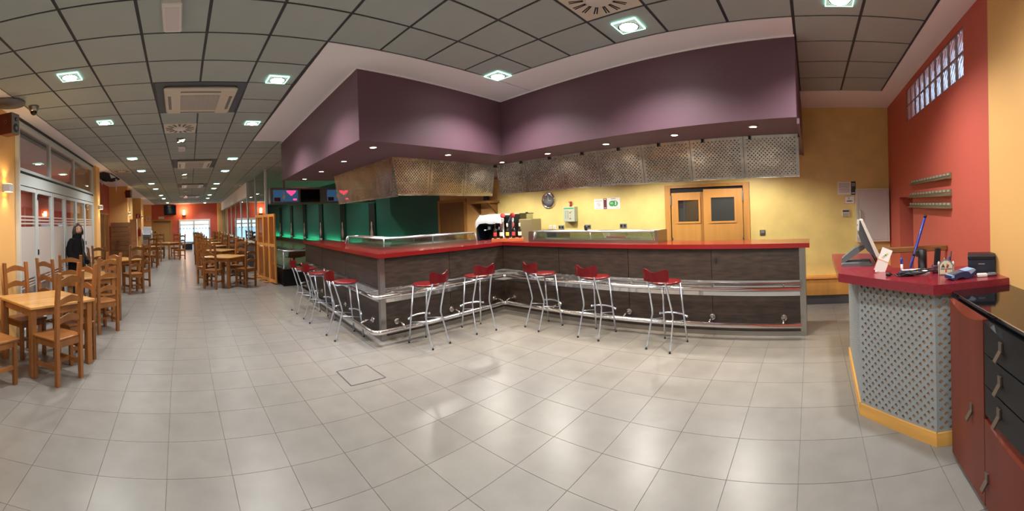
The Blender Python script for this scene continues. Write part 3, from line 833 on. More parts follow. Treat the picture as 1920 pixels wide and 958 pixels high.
# ---- loudspeakers
def speaker(loc, label, s=1.0):
    t = thing('wall_speaker', label, 'speaker', loc, math.radians(-12))
    mb = MB(); mb.cbox(-.11 * s, .11 * s, -.16 * s, .10 * s, -.18 * s, .18 * s, .005); c = mb.build('cabinet', M['speakerwood'], t)
    mb = MB(); mb.tube([(.11 * s, -.02, .03 * s), (.114 * s, -.02, .03 * s)], .026 * s, 14); mb.build('port_ring', M['brushed'], c)
    mb = MB(); mb.tube([(.113 * s, -.02, .03 * s), (.1155 * s, -.02, .03 * s)], .018 * s, 14); mb.build('port_hole', M['void'], c)
    mb = MB(); mb.box(-.105 * s, .105 * s, .10 * s, .112 * s, -.175 * s, .175 * s); b = mb.build('baffle', M['greybox'], t)
    for z, r in ((-.075, .075), (.075, .034)):
        mb = MB(); mb.tube([(0, .112 * s, z * s), (0, .12 * s, z * s)], r * s, 18); d = mb.build('driver', M['black'], b)
        mb = MB(); mb.lathe([(0, 0), (r * .55 * s, .002), (r * .3 * s, .012 * s), (0, .014 * s)], n=16, mtx=Matrix.Translation((0, .12 * s, z * s)) @ Matrix.Rotation(-PI / 2, 4, 'X')); mb.build('cone', M['brushed'], d)
    mb = MB(); mb.tube([(0, -.16 * s, .05), (0, -.235 * s, .05)], .02, 8); mb.build('bracket', M['black'], t)
    return t
speaker((-4.44, -1.95, 2.79), 'brown wooden loudspeaker high on the near orange pier at left', .70)
speaker((-15.3, -1.86, 2.74), 'small dark loudspeaker high on the farther orange pier', .8)
mb = MB(); mb.lathe([(.21, 0), (.21, .012), (.19, .018)], n=28); small_thing('speaker_shelf', 'round grey plate under the ceiling above the near loudspeaker', 'plate', mb, M['greybox']).location = (-4.42, -1.97, 3.035)

# ---- dome camera
t = thing('security_camera', 'silver dome camera under the ceiling edge right of the near speaker', 'camera', (-4.70, -1.745, HC))
mb = MB(); mb.lathe([(.07, 0), (.07, -.02), (.06, -.045), (.05, -.065)], n=20); mb.build('housing', M['brushed'], t)
mb = MB(); mb.lathe([(.044, -.065), (.044, -.08), (.034, -.10), (.014, -.112), (0, -.114)], n=16); mb.build('dome', M['blackgloss'], t)

# ---- torn plaster hole
t = thing('torn_ceiling', 'ragged dark hole in the white ceiling edge with hanging plaster shreds', 'ceiling hole', (0, 0, 0))
mb = MB(); mb.prism([(-11.3, -2.25), (-11.05, -2.05), (-11.5, -1.9), (-12.2, -1.87), (-13.0, -1.86), (-13.3, -2.0), (-13.7, -2.25), (-13.2, -2.6), (-12.4, -2.66), (-11.8, -2.62)], HC - .012, HC - .006); mb.build('dark_hole_sheet', M['void'], t)  # flat dark sheet standing in for the shade inside the hole
for a, b, c, z in (((-12.6, -2.5), (-12.9, -2.45), (-12.7, -2.40), -.22), ((-12.7, -1.98), (-12.95, -1.95), (-12.8, -1.97), -.48), ((-13.5, -2.4), (-12.6, -2.62), (-12.9, -2.3), -.14), ((-11.4, -1.95), (-12.4, -1.9), (-11.9, -1.98), -.1)):
    mb = MB(); mb.add([(a[0], a[1], HC - .01), (b[0], b[1], HC - .01), (c[0], c[1], HC + z), (c[0], c[1] + .02, HC + z * .7)], [(0, 1, 2), (0, 2, 3), (1, 3, 2), (0, 3, 1)]); mb.build('plaster_shred', M['plaster'], t)

# ---- recess doors
for k, x in enumerate((-13.9, -14.75)):
    t = thing('recess_door', ['narrow brown door in the red recess wall, nearer leaf', 'narrow brown door in the red recess wall beside the plank board'][k], 'door', (x, -2.68, 0))
    mb = MB(); mb.box(-.40, -.34, 0, .03, 0, 2.0); mb.box(.34, .40, 0, .03, 0, 2.0); mb.box(-.34, .34, 0, .03, 1.94, 2.0); mb.build('frame', M['doorwood'], t)
    mb = MB(); mb.box(-.34, .34, 0, .012, 0, 1.94); mb.build('leaf', M['doorwood_dark'], t)

# ---- plank board in front of the pier
t = thing('plank_board', 'brown horizontal plank board standing before the farther orange pier', 'board', (-15.42, 0, 0))
for k in range(9):
    z = .04 + k * .18
    mb = MB(); mb.cbox(-.018 - .004 * (k % 2), .018, -2.62, -1.86, z, z + .172, .004); mb.build('plank', M['plank'], t)
for y in (-2.5, -1.98):
    mb = MB(); mb.box(-.045, -.022, y, y + .05, 0, 1.66); mb.build('batten', M['plank'], t)

# ---- slatted folding screens
def slat_screen(name, label, panels, z0, z1, wood_m, feet=True, slat=.027):
    t = thing(name, label, 'room divider', (0, 0, 0))
    for (a, b) in panels:
        A = Vector((a[0], a[1], 0)); Bv = Vector((b[0], b[1], 0)); d = (Bv - A); L = d.length; d.normalize()
        mtx = Matrix.Translation(A) @ Matrix.Rotation(math.atan2(d.y, d.x), 4, 'Z')
        mb = MB(); fw = .045
        mb.box(0, fw, -.02, .02, z0, z1, mtx=mtx); mb.box(L - fw, L, -.02, .02, z0, z1, mtx=mtx)
        for q in (z0, z0 + (z1 - z0) * .52, z1 - .07): mb.box(fw, L - fw, -.02, .02, q, q + .07, mtx=mtx)
        p = mb.build('panel_frame', wood_m, t)
        mb = MB(); q = z0 + .08
        while q < z1 - .08:
            mid = z0 + (z1 - z0) * .52
            if not (mid - slat < q < mid + .07):
                mb.add([mtx @ Vector(v) for v in ((fw, -.012, q), (L - fw, -.012, q), (L - fw, .012, q + slat * .97), (fw, .012, q + slat * .97), (fw, -.006, q), (L - fw, -.006, q), (L - fw, .018, q + slat * .97), (fw, .018, q + slat * .97))], [(0, 1, 2, 3), (7, 6, 5, 4), (0, 4, 5, 1), (3, 2, 6, 7)])
            q += slat
        tag(mb.build('slat_infill', wood_m, p), kind='stuff')
        if feet:
            mb = MB(); mb.cbox(L - .06, L - .01, -.18, .18, 0, .045, .004, mtx=mtx); mb.build('foot', wood_m, t)
    return t
slat_screen('wooden_divider', 'tall slatted pine room divider on feet before the bowling platform', [((-9.6, 2.34), (-10.03, 2.29)), ((-10.04, 2.29), (-10.5, 2.25)), ((-10.51, 2.25), (-10.98, 2.19)), ((-10.99, 2.19), (-11.4, 2.24))], .03, 1.74, M['screenwood'])
slat_screen('pale_divider', 'pale slatted folding screen beside the brown plank board', [((-15.15, -1.82), (-15.0, -1.55))], .03, 1.76, mat('pale_screen_wood', (236, 206, 170), rough=.5), False)

# ---- fire extinguisher and signs
t = thing('fire_extinguisher', 'red fire extinguisher on the last orange pier', 'fire extinguisher', (-22.62, -2.2, 1.0))
mb = MB(); mb.lathe([(.07, -.1), (.085, -.08), (.085, .28), (.05, .34), (.025, .36)], (.08, 0, 0), 14); mb.build('cylinder', M['extred'], t)
mb = MB(); mb.box(-.079, .0, -.03, .03, .05, .12); mb.build('wall_bracket', M['black'], t)
mb = MB(); mb.box(.05, .14, -.02, .02, .36, .41); mb.tube([(.08, 0, .39), (.15, .05, .3), (.16, .06, .02)], .014, 6); mb.build('valve_hose', M['black'], t)
def sign_x(x, y, z, w, h, m, label, marks=(), cat='sign'):
    """flat sign on a wall facing +X; marks are (y0,y1,z0,z1,material)"""
    t = thing('wall_sign', label, cat, (x, y, z))
    mb = MB(); mb.box(0, .006, -w / 2, w / 2, -h / 2, h / 2); b = mb.build('plate', m, t)
    for (a0, a1, b0, b1, mm) in marks:
        mb = MB(); mb.box(.0062, .0075, a0, a1, b0, b1); mb.build('mark', mm, b)
    return t
sign_x(-22.69, -2.28, 2.05, .24, .24, M['signred'], 'red fire extinguisher sign above the red extinguisher', [(-.03, .03, -.09, .05, M['paper']), (.0, .07, .05, .075, M['paper'])])
sign_x(-30.34, -2.28, 2.0, .30, .30, M['paper'], 'small square notice with red ring on the end pier', [(-.09, .09, -.09, -.05, M['red_print']), (-.09, .09, .05, .09, M['red_print']), (-.09, -.05, -.05, .05, M['red_print']), (.05, .09, -.05, .05, M['red_print'])])

# ---- stack of white plastic chairs
def plastic_chair():
    t = thing('plastic_chair', 'x', 'chair')
    mb = MB()
    mb.box(-.22, .22, -.2, .22, .42, .44)
    for i in range(6):
        x = -.2 + i * .075
        mb.box(x, x + .03, -.235, -.215, .44, .80)
    mb.box(-.22, .22, -.245, -.205, .78, .85)
    mb.build('shell', M['plasticwhite'], t)
    for s in (-1, 1):
        mb = MB(); mb.tube([(s * .22, -.22, .62), (s * .26, .05, .62), (s * .25, .2, .58), (s * .24, .22, .42)], .02, 6); mb.build('armrest', M['plasticwhite'], t)
        for (a, b) in (((s * .26, .25, 0), (s * .22, .20, .43)), ((s * .25, -.28, 0), (s * .21, -.20, .43))):
            mb = MB(); mb.tube([a, b], .018, 6); mb.build('leg', M['plasticwhite'], t)
    return t
pc = plastic_chair(); pck = kids(pc)
for k in range(8):
    lab = 'white plastic armchair, number %s from the floor of the stack by the end pier' % ['one', 'two', 'three', 'four', 'five', 'six', 'seven', 'eight'][k]
    loc = (-21.0 - .004 * k, -1.65, .085 * k)
    if k == 0: pc.location = loc; pc.rotation_euler = (0, 0, -PI / 2); pc['label'] = lab; pc['group'] = 'stacked white plastic chairs'
    else: place(pck, pc, loc, -PI / 2, lab, 'stacked white plastic chairs')

# ================================================================== TABLES AND CHAIRS
def chair_proto():
    t = thing('dining_chair', 'x', 'chair')
    W, D = .165, .165
    mb = MB(); mb.cbox(-.19, .19, -.165, .195, .425, .450, .006); 
    mb.build('seat', M['chairwood'], t)
    mb = MB(); mb.box(-.15, .15, .15, .168, .365, .425); mb.box(-.15, .15, -.172, -.154, .365, .425)
    for s in (-1, 1): mb.box(s * .165 - .009, s * .165 + .009, -.15, .15, .365, .425)
    mb.build('seat_rail', M['chairwood'], t)
    for s in (-1, 1):
        mb = MB()
        x0, x1 = s * W - .021, s * W + .021
        pr = [(-.186, 0), (-.184, .42), (-.196, .80), (-.222, 1.09), (-.214, 1.10), (-.19, 1.095), (-.158, .80), (-.146, .42), (-.146, 0)]
        vs = [(x0, y, z) for y, z in pr] + [(x1, y, z) for y, z in pr]; n = len(pr)
        mb.add(vs, [tuple(range(n)), tuple(range(2 * n - 1, n - 1, -1))] + [(i, n + i, n + (i + 1) % n, (i + 1) % n) for i in range(n)])
        mb.build('rear_leg', M['chairwood'], t)
        mb = MB(); mb.cbox(s * W - .021, s * W + .021, .135, .177, 0, .425, .004); mb.build('front_leg', M['chairwood'], t)
        mb = MB(); mb.box(s * W - .010, s * W + .010, -.15, .14, .15, .19); mb.build('side_stretcher', M['chairwood'], t)
    mb = MB(); mb.box(-.155, .155, -.012, .008, .155, .185); mb.build('cross_stretcher', M['chairwood'], t)
    for zc, yb in ((.640, -.176), (.822, -.186), (1.015, -.202)):
        mb = MB(); n = 10; vs = []
        for i in range(n + 1):
            u = -1 + 2 * i / n; x = u * .146
            top = zc + .008 + .040 * (1 - abs(u) ** 1.4); bot = zc - .046 + .024 * (1 - u * u)
            bow = -.010 * (1 - u * u)
            vs += [(x, yb - .008 + bow, bot), (x, yb - .008 + bow, top), (x, yb + .010 + bow, top), (x, yb + .010 + bow, bot)]
        fs = [(3, 2, 1, 0), tuple(4 * n + q for q in (0, 1, 2, 3))]
        for i in range(n):
            a = 4 * i
            for q in range(4): fs.append((a + q, a + (q + 1) % 4, a + 4 + (q + 1) % 4, a + 4 + q))
        mb.add(vs, fs); mb.build('back_slat', M['chairwood'], t)
    return t
def table_proto(name, w, d, h=.73):
    t = thing(name, 'x', 'table')
    mb = MB(); mb.cbox(-w / 2, w / 2, -d / 2, d / 2, h - .032, h, .006); mb.build('tabletop', M['tablewood'], t)
    mb = MB()
    for s in (-1, 1):
        mb.box(-w / 2 + .09, w / 2 - .09, s * (d / 2 - .06) - .011, s * (d / 2 - .06) + .011, h - .115, h - .032)
        mb.box(s * (w / 2 - .06) - .011, s * (w / 2 - .06) + .011, -d / 2 + .09, d / 2 - .09, h - .115, h - .032)
    mb.build('apron', M['tableleg'], t)
    for a in (-1, 1):
        for b in (-1, 1):
            mb = MB(); x, y = a * (w / 2 - .062), b * (d / 2 - .062); mb.cbox(x - .034, x + .034, y - .034, y + .034, 0, h - .032, .006); mb.build('leg', M['tableleg'], t)
    return t
chair0 = chair_proto(); chk = kids(chair0); first_chair = [True]
def put_chair(x, y, d, label, group):
    if first_chair[0]:
        first_chair[0] = False
        chair0.location = (x, y, 0); chair0.rotation_euler = (0, 0, face(*d)); chair0['label'] = label; chair0['group'] = group
    else: place(chk, chair0, (x, y, 0), face(*d), label, group)
tab0 = table_proto('dining_table', .84, .80); tbk = kids(tab0); first_tab = [True]
def put_table(x, y, ang, label, group):
    if first_tab[0]:
        first_tab[0] = False; tab0.location = (x, y, 0); tab0.rotation_euler = (0, 0, ang); tab0['label'] = label; tab0['group'] = group
    else: place(tbk, tab0, (x, y, 0), ang, label, group)
R = math.radians
LG, RG = 'ladder-back chairs in the left row', 'ladder-back chairs in the right row'
TLG, TRG = 'tables in the left row', 'tables in the right row'
put_table(-4.42, -1.53, R(140), 'honey-coloured wooden table nearest the camera at far left', TLG)
put_chair(-3.98, -1.25, (-.485, -.876), 'chair tucked at the near table, its high back turned to the camera', LG)
put_chair(-3.62, -1.82, (-.83, .40), 'chair cut by the left frame edge at the near table, seat toward the camera', LG)
put_chair(-4.62, -1.86, (.50, .80), 'chair behind the near table, facing the camera before the orange pier', LG)
put_chair(-4.61, -1.245, (.76, -.65), 'chair at the aisle end of the near table, its back to the aisle', LG)
put_table(-6.62, -1.55, R(117), 'second wooden table of the left row, before the glass doors', TLG)
put_chair(-5.55, -1.76, (-.85, .50), 'dark chair seen edge-on between the near and second tables, against the glass', LG)
put_chair(-6.27, -1.70, (-.9, -.1), 'chair before the black-coated person, facing away from the camera at the second table', LG)
put_chair(-5.90, -1.16, (-.70, -.71), 'chair on the aisle side of the second table, back toward the camera', LG)
put_chair(-6.52, -1.22, (.76, -.65), 'rear aisle chair of the second table, mostly hidden behind its neighbour', LG)
put_table(-9.75, -1.48, R(130), 'third wooden table of the left row, before the plank board', TLG)
put_chair(-9.05, -1.72, (-.9, .3), 'chair by the pier wall at the third left table', LG)
put_chair(-8.3, -1.70, (-.3, .95), 'chair with its back to the glass doors just past the black-coated person', LG)
put_chair(-9.22, -1.06, (-.84, -.54), 'chair at the third left table nearest the aisle, back to the camera', LG)
put_chair(-10.05, -.98, (-.5, -.87), 'rear aisle chair of the third left table, behind another chair back', LG)
put_table(-15.3, -1.30, R(45), 'fourth table of the left row beside the pale folding screen', TLG)
put_chair(-14.6, -1.05, (-.8, -.6), 'chair at the near side of the fourth left table', LG)
put_chair(-16.95, -.93, (.0, -1), 'side-on chair standing beyond the fourth left table in the aisle', LG)
put_table(-18.2, -.45, R(45), 'fifth table of the left row near the back door', TLG)
put_chair(-18.9, -.95, (.7, .7), 'chair at the wall side of the fifth left table', LG)
put_chair(-19.3, -.15, (.8, -.3), 'chair at the far side of the fifth left table', LG)
put_chair(-17.7, .02, (-.7, -.7), 'aisle chair at the fifth left table below the window', LG)
put_chair(-20.0, -.9, (.9, .1), 'last chair of the left row before the back door', LG)
ordn = ['first', 'second', 'third', 'fourth', 'fifth', 'sixth']
for k, (tx, ty) in enumerate([(-9.98, 1.14), (-12.35, 1.22), (-14.75, 1.28), (-17.2, 1.36), (-19.7, 1.44), (-22.3, 1.52)]):
    put_table(tx, ty, R(45), '%s wooden table from the camera in the right row' % ordn[k], TRG)
    for (ox, oy, d, nm) in ((.36, -.33, (-.81, .59), 'near aisle-side chair'), (.32, .46, (-.80, -.60), 'near wall-side chair'), (-.42, -.42, (.71, .71), 'far aisle-side chair'), (-.45, .40, (.75, -.66), 'far wall-side chair')):
        j = .03 * math.sin(k * 3.1 + ox * 9)
        put_chair(tx + ox + j, ty + oy - j, d, '%s of the %s right-row table' % (nm, ordn[k]), RG)

# ================================================================== FAR WALL OF THE HALL
t = thing('hall_door', 'pale brown door in the red end wall at the left', 'door', (WX, 0, 0))
mb = MB(); mb.box(0, .05, -2.03, -1.93, 0, 1.92); mb.box(0, .05, -.60, -.50, 0, 1.92); mb.box(0, .05, -1.93, -.60, 1.82, 1.92); mb.build('frame', M['doorwood'], t)
mb = MB(); mb.box(0, .02, -1.93, -.60, 0, 1.80); l = mb.build('leaf', mat('tan_door', (178, 138, 84), rough=.5), t)
mb = MB(); mb.box(.02, .05, -1.86, -1.72, .92, 1.0); mb.build('handle', M['black'], l)
mb = MB(); mb.box(.02, .06, -1.9, -.62, 1.70, 1.78); mb.build('closer_bar', M['bronze'], l)
mb = MB(); mb.box(0, .06, -.22, .22, -.09, .09); mb.box(.06, .064, -.02, .03, -.03, .05); small_thing('emergency_light', 'white emergency light box over the back door', 'emergency light', mb, M['offwhite']).location = (WX, -1.30, 2.05)
t = thing('television', 'black flat television high on the red end wall', 'television', (WX, -.61, 2.62))
mb = MB(); mb.cbox(.06, .14, -.46, .46, -.37, .36, .01); mb.build('bezel', M['blackmatte'], t)
mb = MB(); mb.box(.14, .143, -.43, .43, -.27, .33); mb.build('screen', M['tvscreen'], t)
mb = MB(); mb.box(0, .06, -.1, .1, -.1, .1); mb.build('wall_mount', M['black'], t)
t = thing('wall_lamp', 'lit cylindrical wall lamp on the red end wall above the window', 'lamp', (WX, .44, 2.47))
mb = MB(); mb.box(0, .08, -.12, .12, -.30, -.24); mb.build('bracket', M['black'], t)
mb = MB(); mb.lathe([(.09, -.24), (.09, 0), (.085, .12), (.05, .12)], (.12, 0, 0), 14); mb.build('shade', M['wall_lamp_glass'], t)
pl = bpy.data.lights.new('lamp_glow', 'POINT'); pl.energy = 22; pl.color = (1, .66, .34); pl.shadow_soft_size = .08
po = bpy.data.objects.new('lamp_glow', pl); COL.objects.link(po); po.location = (.34, 0, .05); po.parent = t
# window
w = thing('hall_window', 'white framed window with sheer cafe curtain in the red end wall', 'window', (WX, 0, 0))
mb = MB(); fwid = .13
mb.box(-.1, .06, WY0, WY0 + fwid, WZ0, WZ1); mb.box(-.1, .06, WY1 - fwid, WY1, WZ0, WZ1); mb.box(-.1, .06, WY0 + fwid, WY1 - fwid, WZ1 - .16, WZ1); mb.box(-.1, .06, WY0 + fwid, WY1 - fwid, WZ0, WZ0 + .1)
mb.box(-.09, .05, 1.10, 1.24, WZ0 + .1, WZ1 - .16); mb.box(-.09, .04, WY0 + fwid, WY1 - fwid, 1.42, 1.52)
mb.build('frame', M['white'], w)
for a, b in ((WY0 + fwid, 1.10), (1.24, WY1 - fwid)):
    for c, d in ((WZ0 + .1, 1.42), (1.52, WZ1 - .16)):
        mb = MB(); mb.box(-.05, -.044, a, b, c, d); mb.build('pane', M['glass'], w)
cu = MB(); n = 60
vs = []
for i in range(n + 1):
    y = lerp(WY0 + .05, WY1 - .05, i / n); x = .10 + .022 * math.sin(i * 1.05)
    vs += [(x, y, .14), (x, y, 1.17)]
cu.add(vs, [(2 * i, 2 * i + 2, 2 * i + 3, 2 * i + 1) for i in range(n)], 0, True); cu.build('curtain', M['curtain'], w)
mb = MB(); mb.tube([(.10, WY0, 1.19), (.10, WY1, 1.19)], .012, 6)
for i in range(10): mb.box(.09, .11, lerp(WY0 + .1, WY1 - .1, i / 9) - .03, lerp(WY0 + .1, WY1 - .1, i / 9) + .03, 1.15, 1.23)
mb.build('curtain_rod', M['bronze'], w)
mb = MB(); mb.cbox(-.2, .2, -.30, .30, 0, .36, .01); small_thing('low_box', 'low dark navy box on the aisle floor below the end window', 'box', mb, M['navy']).location = (-24.3, .50, 0)

# ================================================================== GLAZED PARTITION, RIGHT SIDE OF THE HALL
PX0, PX1 = -11.0, -30.6
def PY(x): return 2.42 + (PX0 - x) * .044
lw = MB(); lw.prism([(PX0, PY(PX0)), (PX1, PY(PX1)), (PX1, PY(PX1) + .14), (PX0, PY(PX0) + .14)], 0, .80); lowwall = struct(lw.build('wall_partition', M['lowwall']))
mb = MB(); mb.prism([(PX0, PY(PX0) - .05), (PX1, PY(PX1) - .05), (PX1, PY(PX1) + .19), (PX0, PY(PX0) + .19)], .80, .835); mb.build('sill', M['wall_white'], lowwall)
gp = thing('glass_partition', 'glass partition with pale mullions standing on the dark low wall', 'glass partition', (0, 0, 0))
mx = [-11.25, -13.2, -15.3, -17.6, -20.0, -22.6, -25.4, -28.4, -30.5]
for x in mx:
    y = PY(x) + .07; top = HC if x > -15 else 2.5
    mb = MB(); mb.box(x - .035, x + .035, y - .03, y + .03, .835, top - .004); mb.build('mullion', M['alu'], gp)
for a, b in zip(mx, mx[1:]):
    top = HC if a > -15 else 2.5
    mb = MB(); ya, yb = PY(a) + .07, PY(b) + .07
    mb.prism([(a - .035, ya - .004), (b + .035, yb - .004), (b + .035, yb + .004), (a - .035, ya + .004)], .835, top - .01); mb.build('pane', M['glass_part'], gp)
mb = MB(); mb.prism([(-14.9, PY(-14.9) - .02), (PX1, PY(PX1) - .02), (PX1, PY(PX1) + .5), (-14.9, PY(-14.9) + .5)], 2.5, HC - .003); struct(mb.build('trim_2', M['plaster']))

# ================================================================== BOWLING AREA
mb = MB(); mb.box(-9.32, -9.30, 2.44, 3.25, 0, .40); mb.box(-27, -9.32, 2.46, 6.3, .0, .40); plat = struct(mb.build('floor_upper', M['blackmatte']))
mb = MB(); mb.box(-27, -9.29, 2.60, 6.3, .40, .415); lane = mb.build('lane_floor', M['lanewood'], plat)
mb = MB(); mb.box(-9.335, -9.29, 2.43, 3.25, .40, .425); mb.build('edge_strip', M['brushed'], plat)
rl = thing('platform_railing', 'chrome railing with posts on the edge of the bowling platform', 'railing', (0, 0, 0))
mb = MB(); mb.tube([(-9.8, 2.46, .84), (-9.33, 2.46, .84), (-9.25, 2.50, .84), (-9.25, 3.18, .84)], .022, 10); mb.build('top_rail', M['chrome'], rl)
for x, y in ((-9.33, 2.47), (-9.25, 3.18)):
    mb = MB(); mb.tube([(x, y, .42), (x, y, .84)], .018, 8); mb.tube([(x, y, .42), (x, y, .43)], .035, 10); mb.build('post', M['chrome'], rl)
mb = MB(); mb.add([(-9.27, 2.52, .46), (-9.27, 3.15, .46), (-9.27, 3.15, .80), (-9.27, 2.52, .80)], [(0, 1, 2, 3)]); mb.build('glass_infill', M['glass'], rl)
mb = MB(); mb.box(-27, -8.6, 5.95, 6.34, .415, .60); mb.build('ball_return_ledge', M['darkrail'], plat)
mb = MB(); mb.box(-26, -9.6, 4.1, 4.35, .415, .46); mb.build('gutter_divider', M['black'], plat)
def shell_seat(loc, rz, label):
    t = thing('moulded_seat', label, 'seat', loc, rz)
    mb = MB(); n = 8; vs = []
    prof = [(.26, .17), (.24, .19), (.0, .17), (-.16, .18), (-.21, .22), (-.25, .32), (-.28, .40)]
    for y, z in prof:
        for i in range(n + 1):
            u = -1 + 2 * i / n; vs.append((u * .24 * (1 - .2 * (z > .36)), y + .05 * u * u * (z > .2), z + .03 * u * u))
    m = n + 1
    mb.add(vs, [(r * m + i, r * m + i + 1, (r + 1) * m + i + 1, (r + 1) * m + i) for r in range(len(prof) - 1) for i in range(n)], 0, True); mb.build('shell', M['brownseat'], t)
    mb = MB(); mb.tube([(0, 0, 0), (0, 0, .17)], .03, 8); mb.lathe([(.16, 0), (.16, .02), (.03, .03)], n=14); mb.build('pedestal', M['chrome'], t)
shell_seat((-10.1, 2.95, .415), R(100), 'brown moulded seat on the platform beside the wooden divider')
shell_seat((-9.75, 3.75, .415), R(70), 'brown moulded seat on the platform behind the first bar stool')
# pin posters between teal wall panels
def tealz(k): return None
for k, x in enumerate((-24.4, -21.9, -19.5, -17.1, -14.6, -12.1)):
    t = thing('pin_poster', '%s dark vertical panel with bowling pin picture from the far end of the teal wall' % ordn[k], 'panel', (x, YN - .022, 0), 0, 'pin panels on the teal wall')
    mb = MB(); mb.box(-.22, .22, -.03, 0, .60, 2.4); mb.build('backing', M['darkroom'], t)
    mb = MB(); mb.lathe([(0, .78), (.06, .78), (.105, .95), (.10, 1.08), (.05, 1.22), (.045, 1.28), (.062, 1.36), (.04, 1.43), (0, 1.45)], (0, -.045, 0), 12, mtx=Matrix.Diagonal((1, .15, 1, 1))); mb.build('pin_relief', M['pink_print'], t)
    mb = MB(); mb.box(-.15, .15, -.036, -.03, .64, .74); mb.build('caption_strip', M['paper'], t)
for k, x in enumerate((-25.6, -23.1, -20.7, -18.3, -15.8, -13.3, -10.8)):
    mb = MB(); mb.box(x - .9, x + .9, YN - .06, YN - .02, .605, .635); small_thing('led_strip', 'green light strip at the foot of the teal wall, %s from the far end' % (ordn + ['seventh'])[k], 'light strip', mb, M['ledgreen'], 'green light strips on the teal wall')
    l = bpy.data.lights.new('led_glow', 'AREA'); l.shape = 'RECTANGLE'; l.size = 1.6; l.size_y = .05; l.energy = 2.2; l.color = (.12, 1.0, .5)
    o = bpy.data.objects.new('led_glow', l); COL.objects.link(o); o.location = (x, YN - .12, .66); o.rotation_euler = (PI - .35, 0, 0)
for x in (-12.5, -17.5, -22.5):
    spot((x, 4.6, HC - .08), 46, (.85, 1.0, .75), 160)
# score monitors
sc = thing('score_console', 'grey overhead housing holding bowling score monitors', 'score display', (-11.0, 0, 0))
mb = MB(); mb.cbox(-.35, 0, 2.56, 5.9, 2.03, 2.50, .02); mb.build('housing', M['greybox'], sc)
for y in (3.0, 5.2):
    mb = MB(); mb.box(-.2, -.15, y, y + .05, 2.5, HC); mb.build('hanger', M['greybox'], sc)
for k in range(2):
    y = 2.66 + k * 1.62
    mb = MB(); mb.box(.0, .02, y, y + .72, 2.10, 2.43); c = mb.build('score_screen', M['tvblue'], sc)
    mb = MB(); mb.box(.02, .024, y + .02, y + .2, 2.11, 2.22); mb.build('red_patch', M['maroon'], c)
    mb = MB()
    mb.lathe([(0, 0), (.03, 0), (.045, .07), (.02, .15), (.026, .2), (0, .22)], (.022, y + .30, 2.16), 10, mtx=Matrix.Diagonal((.15, 1, 1, 1))); mb.build('pin_picture', M['paper'], c)
    mb = MB()
    for r, (wd, z) in enumerate(((.28, 2.385), (.24, 2.35), (.16, 2.315), (.08, 2.28))):
        q = -wd / 2
        while q < wd / 2 - .02:
            mb.box(.021, .026, y + .53 + q, y + .53 + q + .026, z, z + .024); q += .04
    for q in range(2): mb.box(.021, .026, y + .58 + q * .05, y + .62 + q * .05, 2.14, 2.18)
    mb.build('led_text', M['ledred'], c)
    mb = MB(); mb.box(.0, .03, y + .80, y + 1.38, 2.08, 2.44); c = mb.build('dark_monitor', M['blackgloss'], sc)
mb = MB(); mb.box(-.15, -.05, 3.35, 3.75, 2.66, 2.69); t = small_thing('led_sign', 'thin red lit sign under the ceiling above the score monitors', 'sign', mb, M['ledred']); t.location = (-10.9, 0, .14)

# ================================================================== REAR (YELLOW) WALL
t = thing('swing_door', 'pair of oak swing doors with square windows, right leaf ajar', 'door', (0, YN, 0))
X0, X1, ZT = -2.39, -.97, 1.93
mb = MB(); mb.box(X0, X0 + .10, -.05, .02, 0, ZT); mb.box(X1 - .10, X1, -.05, .02, 0, ZT); mb.box(X0 + .10, X1 - .10, -.05, .02, ZT - .05, ZT); mb.build('frame', M['doorwood'], t)
mb = MB(); mb.box(X0 + .1, X1 - .1, -.012, -.006, 0, ZT - .05); mb.build('dark_gap_sheet', M['darkroom'], t)  # dark sheet standing in for shade behind the leaves
def leaf(hx, w, sgn, ang, wx0, wx1, wz0, wz1, top, hinge_left, yoff):
    """door leaf hinged at hx, extending sgn*w; window given in distance from the hinge"""
    mtx = Matrix.Translation((hx, yoff, 0)) @ Matrix.Rotation(ang, 4, 'Z')
    def bx(mb, a, b, y0, y1, z0, z1):
        a, b = (a, b) if sgn > 0 else (-b, -a); mb.box(a, b, y0, y1, z0, z1, mtx=mtx)
    mb = MB()
    bx(mb, 0, wx0, -.04, 0, .02, top); bx(mb, wx1, w, -.04, 0, .02, top); bx(mb, wx0, wx1, -.04, 0, .02, wz0); bx(mb, wx0, wx1, -.04, 0, wz1, top)
    l = mb.build('leaf', M['doorwood'], t)
    mb = MB(); e = .03
    bx(mb, wx0 - e, wx0, -.052, -.04, wz0 - e, wz1 + e); bx(mb, wx1, wx1 + e, -.052, -.04, wz0 - e, wz1 + e); bx(mb, wx0, wx1, -.052, -.04, wz0 - e, wz0); bx(mb, wx0, wx1, -.052, -.04, wz1, wz1 + e)
    mb.build('window_bead', M['doorwood'], l)
    mb = MB(); bx(mb, wx0, wx1, -.026, -.022, wz0, wz1); mb.build('pane', M['glass_part'], l)
    mb = MB(); bx(mb, wx0, wx1, -.012, -.008, wz0, wz1); mb.build('dark_room_sheet', M['darkroom'], l)  # dark sheet standing in for the unlit room beyond the pane
    mb = MB()
    for z in (top - .2, .9): bx(mb, -.012, .012, -.055, -.035, z, z + .16)
    mb.build('hinge', M['brushed'], l)
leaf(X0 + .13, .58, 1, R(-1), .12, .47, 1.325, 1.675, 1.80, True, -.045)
leaf(X1 - .11, .62, -1, R(9), .13, .50, 1.325, 1.70, 1.835, False, -.045)
